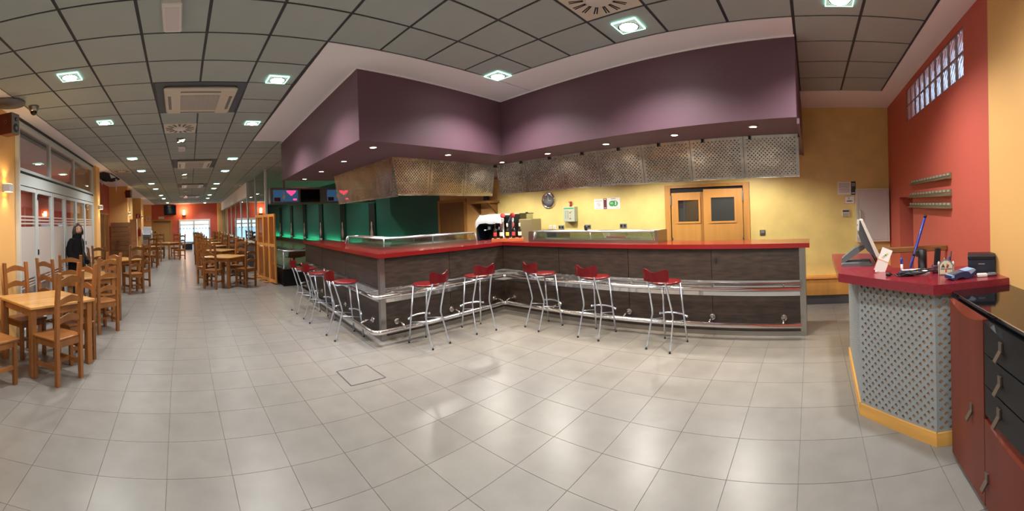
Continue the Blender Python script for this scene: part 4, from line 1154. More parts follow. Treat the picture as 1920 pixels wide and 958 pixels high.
# brown service door in the orange stretch
t = thing('service_door', 'brown door in pale jamb left of the coffee machine', 'door', (-7.85, YN, 0))
mb = MB(); mb.box(-.56, -.48, -.03, 0, 0, 1.95); mb.box(.48, .56, -.03, 0, 0, 1.95); mb.box(-.48, .48, -.03, 0, 1.88, 1.95); mb.build('frame', M['doorwood'], t)
mb = MB(); mb.box(-.48, .48, -.02, 0, 0, 1.88); mb.build('leaf', M['doorwood_dark'], t)
def wall_box(name, label, cat, x, z, w, h, d, m, group=None):
    mb = MB(); mb.cbox(-w / 2, w / 2, -d, 0, -h / 2, h / 2, min(.006, d / 4))
    t = thing(name, label, cat, (x, YN - .001, z), 0, group); b = mb.build('housing', m, t); return t, b
def mark(par, x0, x1, z0, z1, y, m, name='mark'):
    mb = MB(); mb.box(x0, x1, y - .0012, y, z0, z1); return mb.build(name, m, par)
# twin sockets
for x, z, nm in ((-4.54, 1.255, 'left of the control box'), (-3.94, 1.262, 'right of the control box'), (-3.20, 1.27, 'below the wifi notice')):
    t, b = wall_box('wall_socket', 'grey twin wall socket on the yellow wall, %s' % nm, 'socket', x, z, .135, .075, .014, M['greybox'], 'twin sockets')
    for s in (-1, 1):
        mb = MB(); mb.tube([(s * .033, -.0141, 0), (s * .033, -.0165, 0)], .024, 14); mb.build('socket_well', M['black'], t)
for x, nm in ((-4.80, 'left'), (-4.70, 'right')):
    t, b = wall_box('light_switch', '%s one of two small white switches by the coffee grinder' % nm, 'switch', x, 1.255, .07, .08, .012, M['white'], 'white wall switches')
    mb = MB(); mb.box(-.02, .02, -.016, -.012, -.025, .025); mb.build('rocker', M['offwhite'], t)
t, b = wall_box('light_switch', 'grey metal switch plate on the yellow wall right of the swing doors', 'switch', -.778, 1.121, .09, .085, .014, M['brushed'])
mb = MB(); mb.box(-.03, .03, -.02, -.014, -.005, .03); mb.build('rocker', M['greybox'], t)
# round wall fan / clock
t = thing('wall_clock', 'round silver clock on the yellow wall above the coffee grinder', 'clock', (-4.83, YN, 1.785))
rot = Matrix.Rotation(PI / 2, 4, 'X')
mb = MB(); mb.lathe([(.10, .0), (.155, .0), (.165, .012), (.155, .03), (.125, .02), (.115, .012)], n=28, mtx=rot); mb.build('bezel', M['steel'], t)
mb = MB(); mb.lathe([(0, .008), (.118, .008), (.118, .014), (0, .014)], n=24, mtx=rot); mb.build('dial', M['greybox'], t)
mb = MB(); mb.box(-.004, .004, -.02, -.017, 0, .09); mb.box(0, .07, -.02, -.017, -.004, .004); mb.build('hands', M['white'], t)
mb = MB()
for k in range(12): mb.box(-.003, .003, -.018, -.0145, .088, .108, mtx=Matrix.Rotation(k * PI / 6, 4, 'Y'))
mb.build('hour_marks', M['black'], t)
# control box with figurine on top
t, b = wall_box('control_box', 'grey-green control box with coloured buttons on the yellow wall', 'control box', -4.275, 1.503, .25, .285, .12, mat('grey_green', (172, 180, 160), rough=.5))
mark(t, -.11, .11, .10, .118, -.121, M['green_print'], 'top_stripe')
for k, (x, z, m_) in enumerate(((.03, .03, 'signred'), (.03, -.08, 'signred'), (.03, -.02, 'label_yel'), (.06, .06, 'label_yel'))):
    mb = MB(); mb.tube([(x, -.12, z), (x, -.13, z)], .011, 10); mb.build('button', M[m_], t)
mb = MB()
for k in range(6): mb.box(-.03, -.012, -.1215, -.12, .05 - k * .025, .06 - k * .025); mb.box(-.08, -.065, -.1215, -.12, .05 - k * .025, .06 - k * .025)
mb.build('legend', M['grey_dark'], t)
mb = MB(); mb.lathe([(.02, 0), (.022, .02), (.012, .05), (.018, .075), (.014, .10), (0, .105)], n=10)
for s in (-1, 1): mb.tube([(s * .01, 0, .06), (s * .03, 0, .085), (s * .038, 0, .10)], .006, 6)
small_thing('figurine', 'small red figurine standing on the grey control box', 'figurine', mb, M['extred']).location = (-4.27, YN - .06, 1.6455)
mb = MB(); mb.lathe([(.022, 0), (.03, .07), (.028, .07), (.02, .004)], n=12); small_thing('cup', 'black cup on the display case below the control box', 'cup', mb, M['black']).location = (-3.2, 5.10, 1.262)
# notices
def notice(name, label, x, z, w, h, m, marks):
    t = thing(name, label, 'notice', (x, YN - .0005, z))
    mb = MB(); mb.box(-w / 2, w / 2, -.003, 0, -h / 2, h / 2); b = mb.build('sheet', m, t)
    for q in marks: mark(b, q[0], q[1], q[2], q[3], -.0031, q[4])
    return t, b
def ring(par, x, z, r, wd, m, y=-.0033, n=24, a0=0, a1=2 * PI, name='mark', sx=1, sz=1):
    mb = MB(); vs = []
    for k in range(n + 1):
        a = lerp(a0, a1, k / n)
        for q in (r, r - wd): vs.append((x + q * math.cos(a) * sx, y, z + q * math.sin(a) * sz))
    mb.add(vs, [(2 * k, 2 * k + 1, 2 * k + 3, 2 * k + 2) for k in range(n)]); return mb.build(name, m, par)
def text(par, s, size, loc, m, rot=(PI / 2, 0, 0), ext=.0004, align='CENTER', name='lettering'):
    cu = bpy.data.curves.new(name, 'FONT'); cu.body = s; cu.size = size; cu.extrude = ext; cu.align_x = align; cu.align_y = 'CENTER'; cu.resolution_u = 2
    o = bpy.data.objects.new(name, cu); COL.objects.link(o)
    dg = bpy.context.evaluated_depsgraph_get(); me = bpy.data.meshes.new_from_object(o.evaluated_get(dg))
    bpy.data.objects.remove(o)
    me.materials.clear(); me.materials.append(m)
    o = bpy.data.objects.new(name, me); COL.objects.link(o); o.parent = par; o.location = loc; o.rotation_euler = rot
    return o
t, b = notice('smoking_notice', 'white no smoking notice with red ring, left one of the pair', -3.69, 1.668, .19, .185, M['paper'], [(-.07, .07, .055, .062, M['paperline']), (-.06, .06, -.075, -.07, M['paperline']), (-.02, .02, -.006, .0, M['paperline'])])
ring(b, 0, -.005, .035, .006, M['red_print']); mb = MB(); mb.box(-.032, .032, -.0036, -.0034, -.003, .003, mtx=Matrix.Translation((0, 0, -.005)) @ Matrix.Rotation(PI / 4, 4, 'Y')); mb.build('mark', M['red_print'], b)
notice('maroon_strip', 'narrow maroon strip notice between the two white notices', -3.555, 1.672, .065, .19, M['maroon'], [(-.02, .02, .07, .085, M['paper']), (-.02, .02, -.08, -.07, M['paper'])])
t, b = notice('wifi_notice', 'white notice with green wifi emblem, right one of the pair', -3.385, 1.675, .265, .195, M['paper'], [(-.05, .05, .078, .086, M['paperline']), (.06, .11, -.083, -.078, M['paperline'])])
for s in (-1, 1): ring(b, s * .03, -.005, .058, .058, M['green_print'], n=20, sx=1.05, sz=.9)
mark(b, -.03, .03, -.05, .045, -.0034, M['green_print']); mb = MB(); mb.box(-.0, .055, -.0042, -.0036, -.03, .032); mb.build('mark', M['paper'], b)
text(b, 'Wi', .05, (-.035, -.0044, 0), M['paper']); text(b, 'Fi', .05, (.027, -.0046, 0), M['black'])
t, b = notice('price_notice', 'white printed notice on the yellow wall above the keypad', .535, 1.79, .22, .20, M['paper'], [(-.09, .08, .07 - k * .022, .076 - k * .022, M['paperline']) for k in range(7)])
t, b = notice('black_notice', 'black strip notice with white waves beside the printed notice', .675, 1.79, .075, .21, M['black'], [(-.025, .025, -.085, -.07, M['paper'])] + [(-.028, .028, .07 - k * .018, .076 - k * .018, M['paper']) for k in range(3)])
t, b = notice('pink_notice', 'small pink-edged notice below the printed notice', .61, 1.605, .165, .13, M['pink_print'], [(-.07, .07, -.052, .052, M['paper']), (-.045, .045, -.025, -.012, M['maroon'])])
text(b, 'V', .06, (-.01, -.0046, .025), M['paperline'])
t, b = wall_box('alarm_keypad', 'small alarm keypad with grey display left of the white cabinet', 'keypad', .545, 1.40, .115, .11, .03, M['offwhite'])
mark(t, -.05, .05, .015, .045, -.0305, M['grey_dark'], 'display')
for k in range(6): mark(t, -.045 + (k % 3) * .032, -.022 + (k % 3) * .032, -.04 + (k // 3) * .022, -.027 + (k // 3) * .022, -.031, M['greybox'], 'key')
# white wall cabinet
t = thing('wall_cabinet', 'white metal wall cabinet with handle on the yellow wall', 'cabinet', (.965, YN, 1.36))
mb = MB(); mb.cbox(-.26, .26, -.10, 0, -.42, .415, .004); mb.build('body', M['white'], t)
mb = MB(); mb.box(-.228, .228, -.108, -.10, -.385, .38); d = mb.build('door', mat('cabinet_door_white', (206, 203, 200), rough=.45), t)
mb = MB()
mb.box(-.26, -.23, -.115, -.10, -.42, .415); mb.box(.23, .26, -.115, -.10, -.42, .415); mb.box(-.23, .23, -.115, -.10, .385, .415); mb.box(-.23, .23, -.115, -.10, -.42, -.39); mb.build('frame', M['offwhite'], t)
mb = MB(); mb.tube([(-.20, -.108, -.07), (-.20, -.128, -.05), (-.20, -.13, .06), (-.20, -.108, .08)], .012, 8); mb.build('handle', M['offwhite'], d)
# wooden bench along the wall
t = thing('wall_bench', 'wooden boxed bench at the foot of the yellow wall beyond the bar end', 'bench', (0, 0, 0))
mb = MB(); mb.box(-.16, .62, 6.2, YN - .001, .14, .40); mb.build('front', M['doorwood'], t)
mb = MB(); mb.box(-.17, .63, 6.17, YN - .001, .40, .425); mb.build('top', M['screenwood'], t)
mb = MB(); mb.box(-.15, .61, 6.22, YN - .001, 0, .14); mb.build('plinth', M['grey_dark'], t)
# coffee corner
cm = thing('coffee_machine', 'black and steel espresso machine behind the beer taps', 'coffee machine', (-5.72, 5.72, .94))
mb = MB(); mb.cbox(-.42, .42, -.02, .42, .0, .07, .008); mb.cbox(-.42, .42, .16, .42, .07, .38, .01); mb.cbox(-.44, .44, -.06, .42, .38, .58, .03); mb.build('body', M['blackmatte'], cm)
for s in (-1, 1):
    mb = MB(); mb.add([(s * .44, -.06, .02), (s * .44, .42, 0), (s * .44, .42, .6), (s * .44, .0, .60), (s * .44, -.10, .45), (s * .47, -.06, .02), (s * .47, .42, 0), (s * .47, .42, .6), (s * .47, .0, .60), (s * .47, -.10, .45)], [(0, 1, 2, 3, 4), (9, 8, 7, 6, 5)] + [(i, i + 5, (i + 1) % 5 + 5, (i + 1) % 5) for i in range(5)]); mb.build('side_panel', M['navy'], cm)
for x in (-.2, .1):
    mb = MB(); mb.lathe([(.04, .30), (.045, .33), (.045, .38)], (x, .04, 0), 12); mb.tube([(x, .04, .31), (x, -.12, .29)], .012, 6); mb.build('group_head', M['chrome'], cm)
mb = MB(); mb.box(-.38, .38, -.03, .15, .072, .085); mb.build('drip_tray', M['steel'], cm)
cl = MB(); n = 8; vs = []
for i in range(n + 1):
    for j, (y, z) in enumerate(((.40, .59), (.1, .60), (-.09, .585), (-.12, .50), (-.11, .42))):
        x = lerp(-.46, .34, i / n); vs.append((x, y - .012 * math.sin(i * 2.1 + j), z + .012 * math.cos(i * 1.7 + j * 2) - (.10 if i == 0 else 0) + (.02 if j == 0 else 0)))
cl.add(vs, [(i * 5 + j, i * 5 + j + 1, (i + 1) * 5 + j + 1, (i + 1) * 5 + j) for i in range(n) for j in range(4)], 0, True)
small_thing('towel', 'white towel draped over the espresso machine', 'towel', cl, M['cloth']).location = (-5.72, 5.72, .945)
t = thing('coffee_grinder', 'grey coffee grinder with clear hopper right of the espresso machine', 'coffee grinder', (-4.98, 5.92, .94))
mb = MB(); mb.cbox(-.16, .16, -.14, .16, .10, .50, .01); mb.build('body', mat('taupe_housing', (150, 136, 100), rough=.35, metal=.3), t)
mb = MB(); mb.cbox(-.2, .2, -.2, .18, 0, .10, .006); mb.build('base', M['brushed'], t)
mb = MB(); mb.box(-.15, .02, -.10, .08, .50, .60); mb.build('hopper', M['glass_case'], t)
mb = MB(); mb.box(-.16, .03, -.11, .09, .60, .615); mb.lathe([(.03, .615), (.02, .635)], (-.065, 0, 0), 8); mb.build('hopper_lid', M['black'], t)
t = thing('juice_machine', 'low steel drawer box below the coffee grinder, right side', 'machine', (-4.45, 5.92, .94))
mb = MB(); mb.cbox(-.24, .26, -.2, .2, 0, .26, .006); mb.build('body', M['brushed'], t)
mb = MB(); mb.box(-.21, .0, -.206, -.2, .05, .24); mb.box(.02, .24, -.206, -.2, .05, .24); mb.build('drawer_front', M['blackmatte'], t)
# bracket shelf
t = thing('bracket_shelf', 'short brown shelf on triangular brackets in the corner by the coffee machine', 'shelf', (-6.55, YN, 1.80))
mb = MB(); mb.box(-.36, .36, -.36, 0, 0, .05); mb.build('board', M['doorwood_dark'], t)
for x in (-.30, .24):
    mb = MB(); mb.add([(x, 0, 0), (x, -.28, 0), (x, 0, -.24), (x + .06, 0, 0), (x + .06, -.28, 0), (x + .06, 0, -.24)], [(0, 1, 2), (5, 4, 3), (0, 3, 4, 1), (1, 4, 5, 2), (2, 5, 3, 0)]); mb.build('bracket', M['doorwood_dark'], t)
mb = MB(); mb.cbox(-.05, .05, -.05, .05, 0, .12, .005); mb.tube([(0, -.05, .07), (0, -.054, .07)], .03, 12); small_thing('shelf_speaker', 'small black speaker on the bracket shelf', 'speaker', mb, M['black']).location = (-6.45, YN - .14, 1.8505)

# ================================================================== RIGHT-HAND WALL
# glass blocks
gb = thing('glass_block_window', 'two rows of wavy glass blocks high in the red wall', 'window', (0, 0, 0))
nb = 10; bw = (GY1 - GY0) / nb; bh = (GZ1 - GZ0) / 2
for k in range(nb):
    for r in range(2):
        mb = MB(); mb.cbox(-.04, .04, -bw / 2 + .003, bw / 2 - .003, -bh / 2 + .003, bh / 2 - .003, .006)
        o = mb.build('glass_block', M['glassblock'], gb, (XE + .045, GY0 + bw * (k + .5), GZ0 + bh * (r + .5)))
mb = MB()
for k in range(nb + 1): mb.box(XE + .012, XE + .09, GY0 + bw * k - .006, GY0 + bw * k + .006, GZ0, GZ1)
for r in range(3): mb.box(XE + .013, XE + .089, GY0, GY1, GZ0 + bh * r - .006, GZ0 + bh * r + .006)
mb.build('mortar_joint', M['red_print'], gb)
# bottle-rack strips
for k, (za, zb, zc, zd, y0, y1) in enumerate(((1.795, 1.83, 1.745, 1.765, 3.42, 4.86), (1.635, 1.69, 1.58, 1.62, 3.42, 4.95), (1.515, 1.565, 1.46, 1.51, 3.42, 4.95))):
    t = thing('cue_rack', ['top', 'middle', 'lowest'][k] + ' of three toothed metal rack strips on the red wall', 'rack', (XE, 0, 0), 0, 'rack strips on the red wall')
    z0, z1 = (zc + zd) / 2, (za + zb) / 2
    mb = MB(); mb.box(-.012, 0, y0, y1, z0, z1); mb.box(-.05, -.012, y0, y1, z0, z0 + .008); mb.build('strip', M['rackgrey2'], t)
    for q in range(13):
        yy = lerp(y0 + .06, y1 - .06, q / 12); mb = MB(); mb.box(-.018, -.012, yy - .03, yy + .03, z1 - .024, z1 - .004); mb.build('tooth', M['rackgrey'], t)
t = thing('recess_door', 'grey metal door set deep in the red wall opening', 'door', (XE + .2, 0, 0))
mb = MB(); mb.box(0, .03, DY0, DY1, 0, DZ); mb.build('leaf', mat('grey_door', (150, 150, 144), rough=.5), t)
mb = MB(); mb.box(-.06, 0, DY0, DY0 + .16, 0, DZ); mb.build('jamb', mat('grey_jamb', (158, 160, 154), rough=.5), t)

# ================================================================== RECEPTION DESK
A0, A1, A2, A3 = (.36, 4.05), (.332, 2.905), (.75, 2.398), (1.20, 2.36)
dk = thing('reception_desk', 'reception desk with red quartz top and grey lattice front', 'desk')
mb = MB(); mb.prism([(A0[0] + .0145, A0[1]), (A1[0] + .0145, A1[1] + .006), (A2[0] + .006, A2[1] + .0145), (1.23, 2.375), (1.23, 2.86), (.80, 2.90), (.58, 3.05), (.58, 4.05)], .0, .975); mb.build('carcass', M['lattice_back'], dk)
top = [(.187, 2.925), (.722, 2.335), (1.247, 2.335), (1.247, 2.92), (.83, 2.97), (.625, 3.08), (.61, 4.02), (.20, 4.08)]
mb = MB(); mb.prism(top, .978, 1.04); mb.build('worktop', M['counter_red2'], dk)
def lattice(a, b, z0, z1, parent, p=.0595, hole=.0150, name='lattice_panel', thick=.012):
    A = Vector((a[0], a[1], 0)); Bv = Vector((b[0], b[1], 0)); d = Bv - A; w = d.length; d.normalize(); h = z1 - z0
    nx = max(1, int(w / p)); nz = int(h / p); px, pz = w / nx, h / nz
    nn = Vector((-d.y, d.x, 0))          # inward
    def W(x, z, y=0): return A + d * x + nn * y + Vector((0, 0, z0 + z))
    mb = MB()
    def cell(cx, cz):
        o = [(cx + px / 2, cz), (cx, cz + pz / 2), (cx - px / 2, cz), (cx, cz - pz / 2)]
        hx, hz = hole * px / p, hole * pz / p
        i = [(cx + hx, cz), (cx, cz + hz), (cx - hx, cz), (cx, cz - hz)]
        vs = [W(*q) for q in o + i] + [W(q[0], q[1], thick) for q in i]
        mb.add(vs, [(k, (k + 1) % 4, 4 + (k + 1) % 4, 4 + k) for k in range(4)] + [(4 + k, 4 + (k + 1) % 4, 8 + (k + 1) % 4, 8 + k) for k in range(4)])
    for u in range(nx):
        for v in range(nz): cell((u + .5) * px, (v + .5) * pz)
    for u in range(nx - 1):
        for v in range(nz - 1): cell((u + 1) * px, (v + 1) * pz)
    def tri(*q): mb.add([W(*k) for k in q], [(0, 1, 2)])
    for u in range(nx):
        if u < nx - 1:
            xm = (u + 1) * px
            tri((xm - px / 2, 0), (xm + px / 2, 0), (xm, pz / 2)); tri((xm - px / 2, h), (xm, h - pz / 2), (xm + px / 2, h))
    for v in range(nz - 1):
        zm = (v + 1) * pz
        tri((0, zm - pz / 2), (px / 2, zm), (0, zm + pz / 2)); tri((w, zm - pz / 2), (w, zm + pz / 2), (w - px / 2, zm))
    for cx, cz, sx, sz in ((0, 0, 1, 1), (w, 0, -1, 1), (0, h, 1, -1), (w, h, -1, -1)): tri((cx, cz), (cx + sx * px / 2, cz), (cx, cz + sz * pz / 2))
    o = mb.build(name, M['lattice'], parent); return o
for a, b in ((A0, A1), (A1, A2), (A2, A3)): lattice(a, b, .08, .978, dk)
for a, b in ((A0, A1), (A1, A2), (A2, A3)):
    d = Vector((b[0] - a[0], b[1] - a[1])).normalized(); n = Vector((-d.y, d.x)) * .014; e = d * .008
    mb = MB(); mb.prism([(a[0] - n.x - e.x, a[1] - n.y - e.y), (b[0] - n.x + e.x, b[1] - n.y + e.y), (b[0] + n.x, b[1] + n.y), (a[0] + n.x, a[1] + n.y)], 0, .085); mb.build('skirting_board', M['skirting'], dk)
# counter-flap rail behind the desk
t = thing('wooden_rail', 'brown wooden rail on a post behind the desk, by the blue pole', 'rail', (0, 0, 0))
mb = MB(); mb.cbox(.60, 1.245, 3.56, 3.62, 1.09, 1.14, .006); mb.build('bar', M['doorwood_dark'], t)
mb = MB(); mb.tube([(.64, 3.59, 0), (.64, 3.59, 1.09)], .022, 8); mb.build('post', M['chrome'], t)
# blue pole
bpth = thing('broom_pole', 'blue broom pole leaning on the wooden rail behind the desk', 'pole', (0, 0, 0))
P0, P1 = Vector((.655, 3.78, .03)), Vector((1.02, 3.5, 1.43))
mb = MB(); mb.tube([P0, P1], .013, 10); mb.build('handle', M['bluepole'], bpth)
for a_, b_ in ((.735, .75), (.985, 1.0)):
    mb = MB(); mb.tube([P0.lerp(P1, a_), P0.lerp(P1, b_)], .0148, 10); mb.build('collar', M['navy'], bpth)
mb = MB(); mb.box(-.14, .14, -.03, .03, 0, .06); mb.build('brush_head', M['black'], bpth, (.655, 3.78, 0))

DZT = 1.0405
# touch-screen till seen edge-on
t = thing('till_monitor', 'grey touch-screen till seen edge-on at the left desk end', 'monitor', (.37, 3.36, DZT), R(-6))
def prof(mb, pts, y0, y1):
    n = len(pts); vs = [(x, y0, z) for x, z in pts] + [(x, y1, z) for x, z in pts]
    mb.add(vs, [tuple(range(n - 1, -1, -1)), tuple(range(n, 2 * n))] + [(i, (i + 1) % n, n + (i + 1) % n, n + i) for i in range(n)]); return mb
mb = prof(MB(), [(-.12, 0), (.12, 0), (.125, .01), (.11, .022), (-.11, .022), (-.125, .012)], -.13, .13); mb.build('base', M['armgrey'], t)
mb = prof(MB(), [(-.125, .02), (-.10, .02), (-.06, .045), (.075, .135), (.06, .165), (-.01, .14), (-.12, .055)], -.06, .06); mb.build('arm', M['armgrey'], t)
mb = prof(MB(), [(.035, .375), (.06, .37), (.195, .07), (.175, .06), (.155, .085)], -.19, .19); mb.build('bezel', M['offwhite'], t)
mb = prof(MB(), [(.030, .372), (.052, .362), (.178, .075), (.15, .07), (.085, .13), (.04, .20), (.02, .26), (.025, .30)], -.18, .18); mb.build('rear_shell', M['grey_dark'], t)
mb = prof(MB(), [(.035, .375), (.012, .375), (.008, .345), (.022, .335), (.008, .32), (.012, .295), (.03, .28), (.015, .25), (.022, .235), (.045, .25)], -.175, -.1); mb.build('card_reader', M['offwhite'], t)
mb = MB(); mb.tube([(.10, -.05, .13), (.14, -.06, .06), (.17, -.05, .005)], .005, 6); mb.tube([(.11, -.02, .13), (.155, -.03, .06), (.18, -.02, .005)], .005, 6); mb.build('cable', M['black'], t)
# leaflet stand
t = thing('leaflet_stand', 'slanting white card stand with orange edged pocket on the desk', 'card stand', (.487, 2.915, DZT), R(-10))
sl = Matrix.Translation((0, 0, .002)) @ Matrix.Rotation(R(22), 4, 'Y') @ Matrix.Rotation(R(-8), 4, 'X')
mb = MB(); mb.box(-.04, .04, .0, .004, .0, .178, mtx=sl); c = mb.build('card', M['paper'], t)
mb = MB(); mb.box(-.042, .042, -.012, -.008, .0, .085, mtx=sl); p = mb.build('pocket', M['white'], t)
mb = MB(); mb.box(-.043, .043, -.0128, -.0075, .083, .087, mtx=sl); mb.box(-.044, -.041, -.0128, -.0075, 0, .085, mtx=sl); mb.box(.041, .044, -.0128, -.0075, 0, .085, mtx=sl); mb.build('pocket_edge', mat('orange_edge', (236, 120, 70), rough=.5), p)
for k, m_ in enumerate(('label_yel', 'term_light', 'green_print', 'label_yel')):
    mb = MB(); mb.box(-.02 + k * .008, -.006 + k * .008, -.0008, -.0001, .10 + k * .012, .112 + k * .012, mtx=sl); mb.build('print_patch', M[m_], c)
mb = MB(); mb.tube([(0, .02, 0), (.03, .02, .06)], .003, 6); mb.box(-.03, .04, -.012, .05, 0, .003); mb.build('foot', M['white'], t)
# plug end, cables, folder
mb = MB(); mb.lathe([(0, -.02), (.012, -.018), (.013, .01), (.006, .022), (0, .024)], n=10, mtx=Matrix.Translation((0, 0, .013)) @ Matrix.Rotation(PI / 2, 4, 'Y')); mb.tube([(.02, 0, .012), (.06, .005, .004), (.11, -.02, .004)], .003, 6)
small_thing('loose_plug', 'small black loose plug with wire end lying on the desk', 'plug', mb, M['black']).location = (.52, 2.725, DZT)
t = thing('cable_heap', 'heap of tangled black cables and adapter on the desk', 'cables', (.70, 2.70, DZT))
for k in range(6):
    mb = MB(); r_ = .05 + .008 * k; cx, cy = -.07 + .028 * k, .01 * math.sin(k * 2)
    mb.tube([(cx + r_ * math.cos(a) * 1.2, cy + .6 * r_ * math.sin(a), .008 + .004 * k + .006 * math.sin(3 * a + k)) for a in [2 * PI * q / 14 for q in range(15)]], .0045, 6, caps=False); mb.build('cable', M['black'], t)
mb = MB(); mb.cbox(-.11, -.02, -.03, .03, 0, .034, .006); mb.build('power_adapter', M['navy'], t)
mb = MB(); mb.box(-.04, .14, .03, .16, .0, .006); mb.box(-.04, .14, .03, .16, .008, .014); small_thing('papers', 'thin stack of papers behind the tangled cables', 'papers', mb, M['paper']).location = (.69, 2.72, DZT)
# upright marker, black tube, phone
mb = MB(); mb.lathe([(.010, 0), (.010, .055), (.011, .056), (.011, .10), (.006, .115), (0, .116)], n=10)
t = thing('marker_pen', 'white and blue marker pen standing upright on the desk', 'pen', (.652, 2.885, DZT))
m1 = MB(); m1.lathe([(.010, 0), (.010, .055)], n=10); m1.build('barrel', M['white'], t); m1 = MB(); m1.lathe([(.011, .055), (.011, .085), (.006, .10), (.0, .102)], n=10); m1.build('cap', M['bluepole'], t)
t = thing('black_canister', 'tall black cylinder with side lip standing behind the cables', 'canister', (.815, 2.90, DZT))
mb = MB(); mb.lathe([(.034, 0), (.034, .15), (.028, .154)], n=18); mb.build('body', M['black'], t); mb = MB(); mb.cbox(-.052, -.02, -.02, .02, .10, .15, .006); mb.build('lip', M['black'], t)
t = thing('cordless_phone', 'black cordless phone upright in a purple cradle', 'phone', (.875, 2.75, DZT))
mb = MB(); mb.cbox(-.03, .03, -.03, .03, 0, .055, .006); mb.build('cradle', M['purplecup'], t)
mb = MB(); mb.cbox(-.022, .022, -.012, .012, .05, .178, .006, mtx=Matrix.Rotation(R(5), 4, 'Y')); mb.build('handset', M['black'], t)
# ceramic house pen holder
t = thing('pen_holder', 'cream arched ceramic pen holder with pens on the desk', 'pen holder', (.912, 2.64, DZT), R(-18))
mb = prof(MB(), [(-.05, 0), (.05, 0), (.05, .07), (.036, .092), (.014, .106), (-.014, .106), (-.036, .092), (-.05, .07)], -.012, -.004); mb.build('front_plate', M['greybox'], t)
mb = prof(MB(), [(-.044, .006), (.044, .006), (.044, .066), (.03, .085), (.012, .098), (-.012, .098), (-.03, .085), (-.044, .066)], -.016, -.012); c = mb.build('painted_panel', M['cream'], t)
mb = MB(); mb.box(-.038, -.008, -.0168, -.016, .038, .046); mb.box(.004, .04, -.0168, -.016, .038, .046); mb.build('lettering_band', M['paperline'], c)
mb = MB(); mb.box(-.006, .004, -.0168, -.016, .018, .046); mb.box(.006, .02, -.0168, -.016, .058, .072); mb.build('red_motif', M['red_print'], c)
mb = MB(); mb.add([(-.036, -.0165, .052), (-.006, -.0165, .052), (-.020, -.0165, .078)], [(0, 1, 2)]); mb.add([(.0, -.0165, .05), (.016, -.0165, .05), (.008, -.0165, .085)], [(0, 1, 2)]); mb.build('dark_motif', M['grey_dark'], c)
mb = MB(); mb.box(-.055, .055, -.004, .04, 0, .06); mb.build('pot', M['cream'], t)
for s in (-1, 1):
    mb = MB(); mb.lathe([(.008, .06), (.008, .085), (0, .096)], (s * .05, .0, 0), 8); mb.build('finial', M['white'], t)
for (x, h_, m_) in ((.025, .16, 'navy'), (.008, .12, 'bluepole'), (-.02, .115, 'bronze')):
    mb = MB(); mb.tube([(x, .02, .05), (x + .012, .022, h_)], .006, 6); mb.build('pen', M[m_], t)
# payment terminal
t = thing('payment_terminal', 'blue card payment terminal lying on the desk before the printer', 'payment terminal', (.945, 2.468, DZT), R(12))
mb = prof(MB(), [(-.09, .01), (-.06, 0), (-.04, .012), (0, .016), (.02, .004), (.06, .004), (.10, .02), (.105, .05), (.09, .062), (-.02, .045), (-.09, .03)], -.04, .04); mb.build('shell', M['term_blue'], t)
mb = prof(MB(), [(.02, .052), (.09, .063), (.105, .052), (.085, .04), (.065, .028), (.05, .045)], -.042, .042); mb.build('printer_cover', M['term_light'], t)
mb = MB(); mb.box(-.085, -.065, -.041, .041, .018, .034); mb.build('end_cap', M['term_light'], t)
mb = MB()
for i in range(4):
    for j in range(3): mb.box(-.07 + i * .02, -.057 + i * .02, -.03 + j * .022, -.013 + j * .022, .034 + i * .003, .042 + i * .003)
mb.build('keypad', M['greybox'], t)
# receipt printer
t = thing('receipt_printer', 'black receipt printer with white lettering on the desk', 'printer', (1.165, 2.60, DZT), R(-24))
mb = MB(); mb.cbox(-.095, .095, -.075, .075, 0, .105, .006); mb.build('body', M['navy'], t)
mb = prof(MB(), [(-.075, .105), (.075, .105), (.075, .125), (.055, .14), (-.06, .14), (-.08, .125)], -.095, .095)
vs = [Matrix.Rotation(PI / 2, 4, 'Z') @ Vector(v) for v in mb.v]; mb.v = vs; c = mb.build('lid', M['black'], t)
text(t, 'SAMSUNG', .0095, (.0, -.0765, .074), M['paper'], name='printed_name')
t = thing('cable_coil', 'white adapter and clear coiled cable before the printer', 'cables', (1.13, 2.455, DZT), R(-15))
mb = MB(); mb.cbox(-.06, .01, -.02, .02, 0, .022, .004); mb.build('adapter', M['white'], t)
for k in range(3):
    mb = MB(); mb.tube([(.04 + (.035 - .004 * k) * math.cos(a), .02 * math.sin(a), .008 + .006 * k) for a in [2 * PI * q / 12 for q in range(13)]], .004, 6, caps=False); mb.build('cable', M['greybox' if k else 'black'], t)

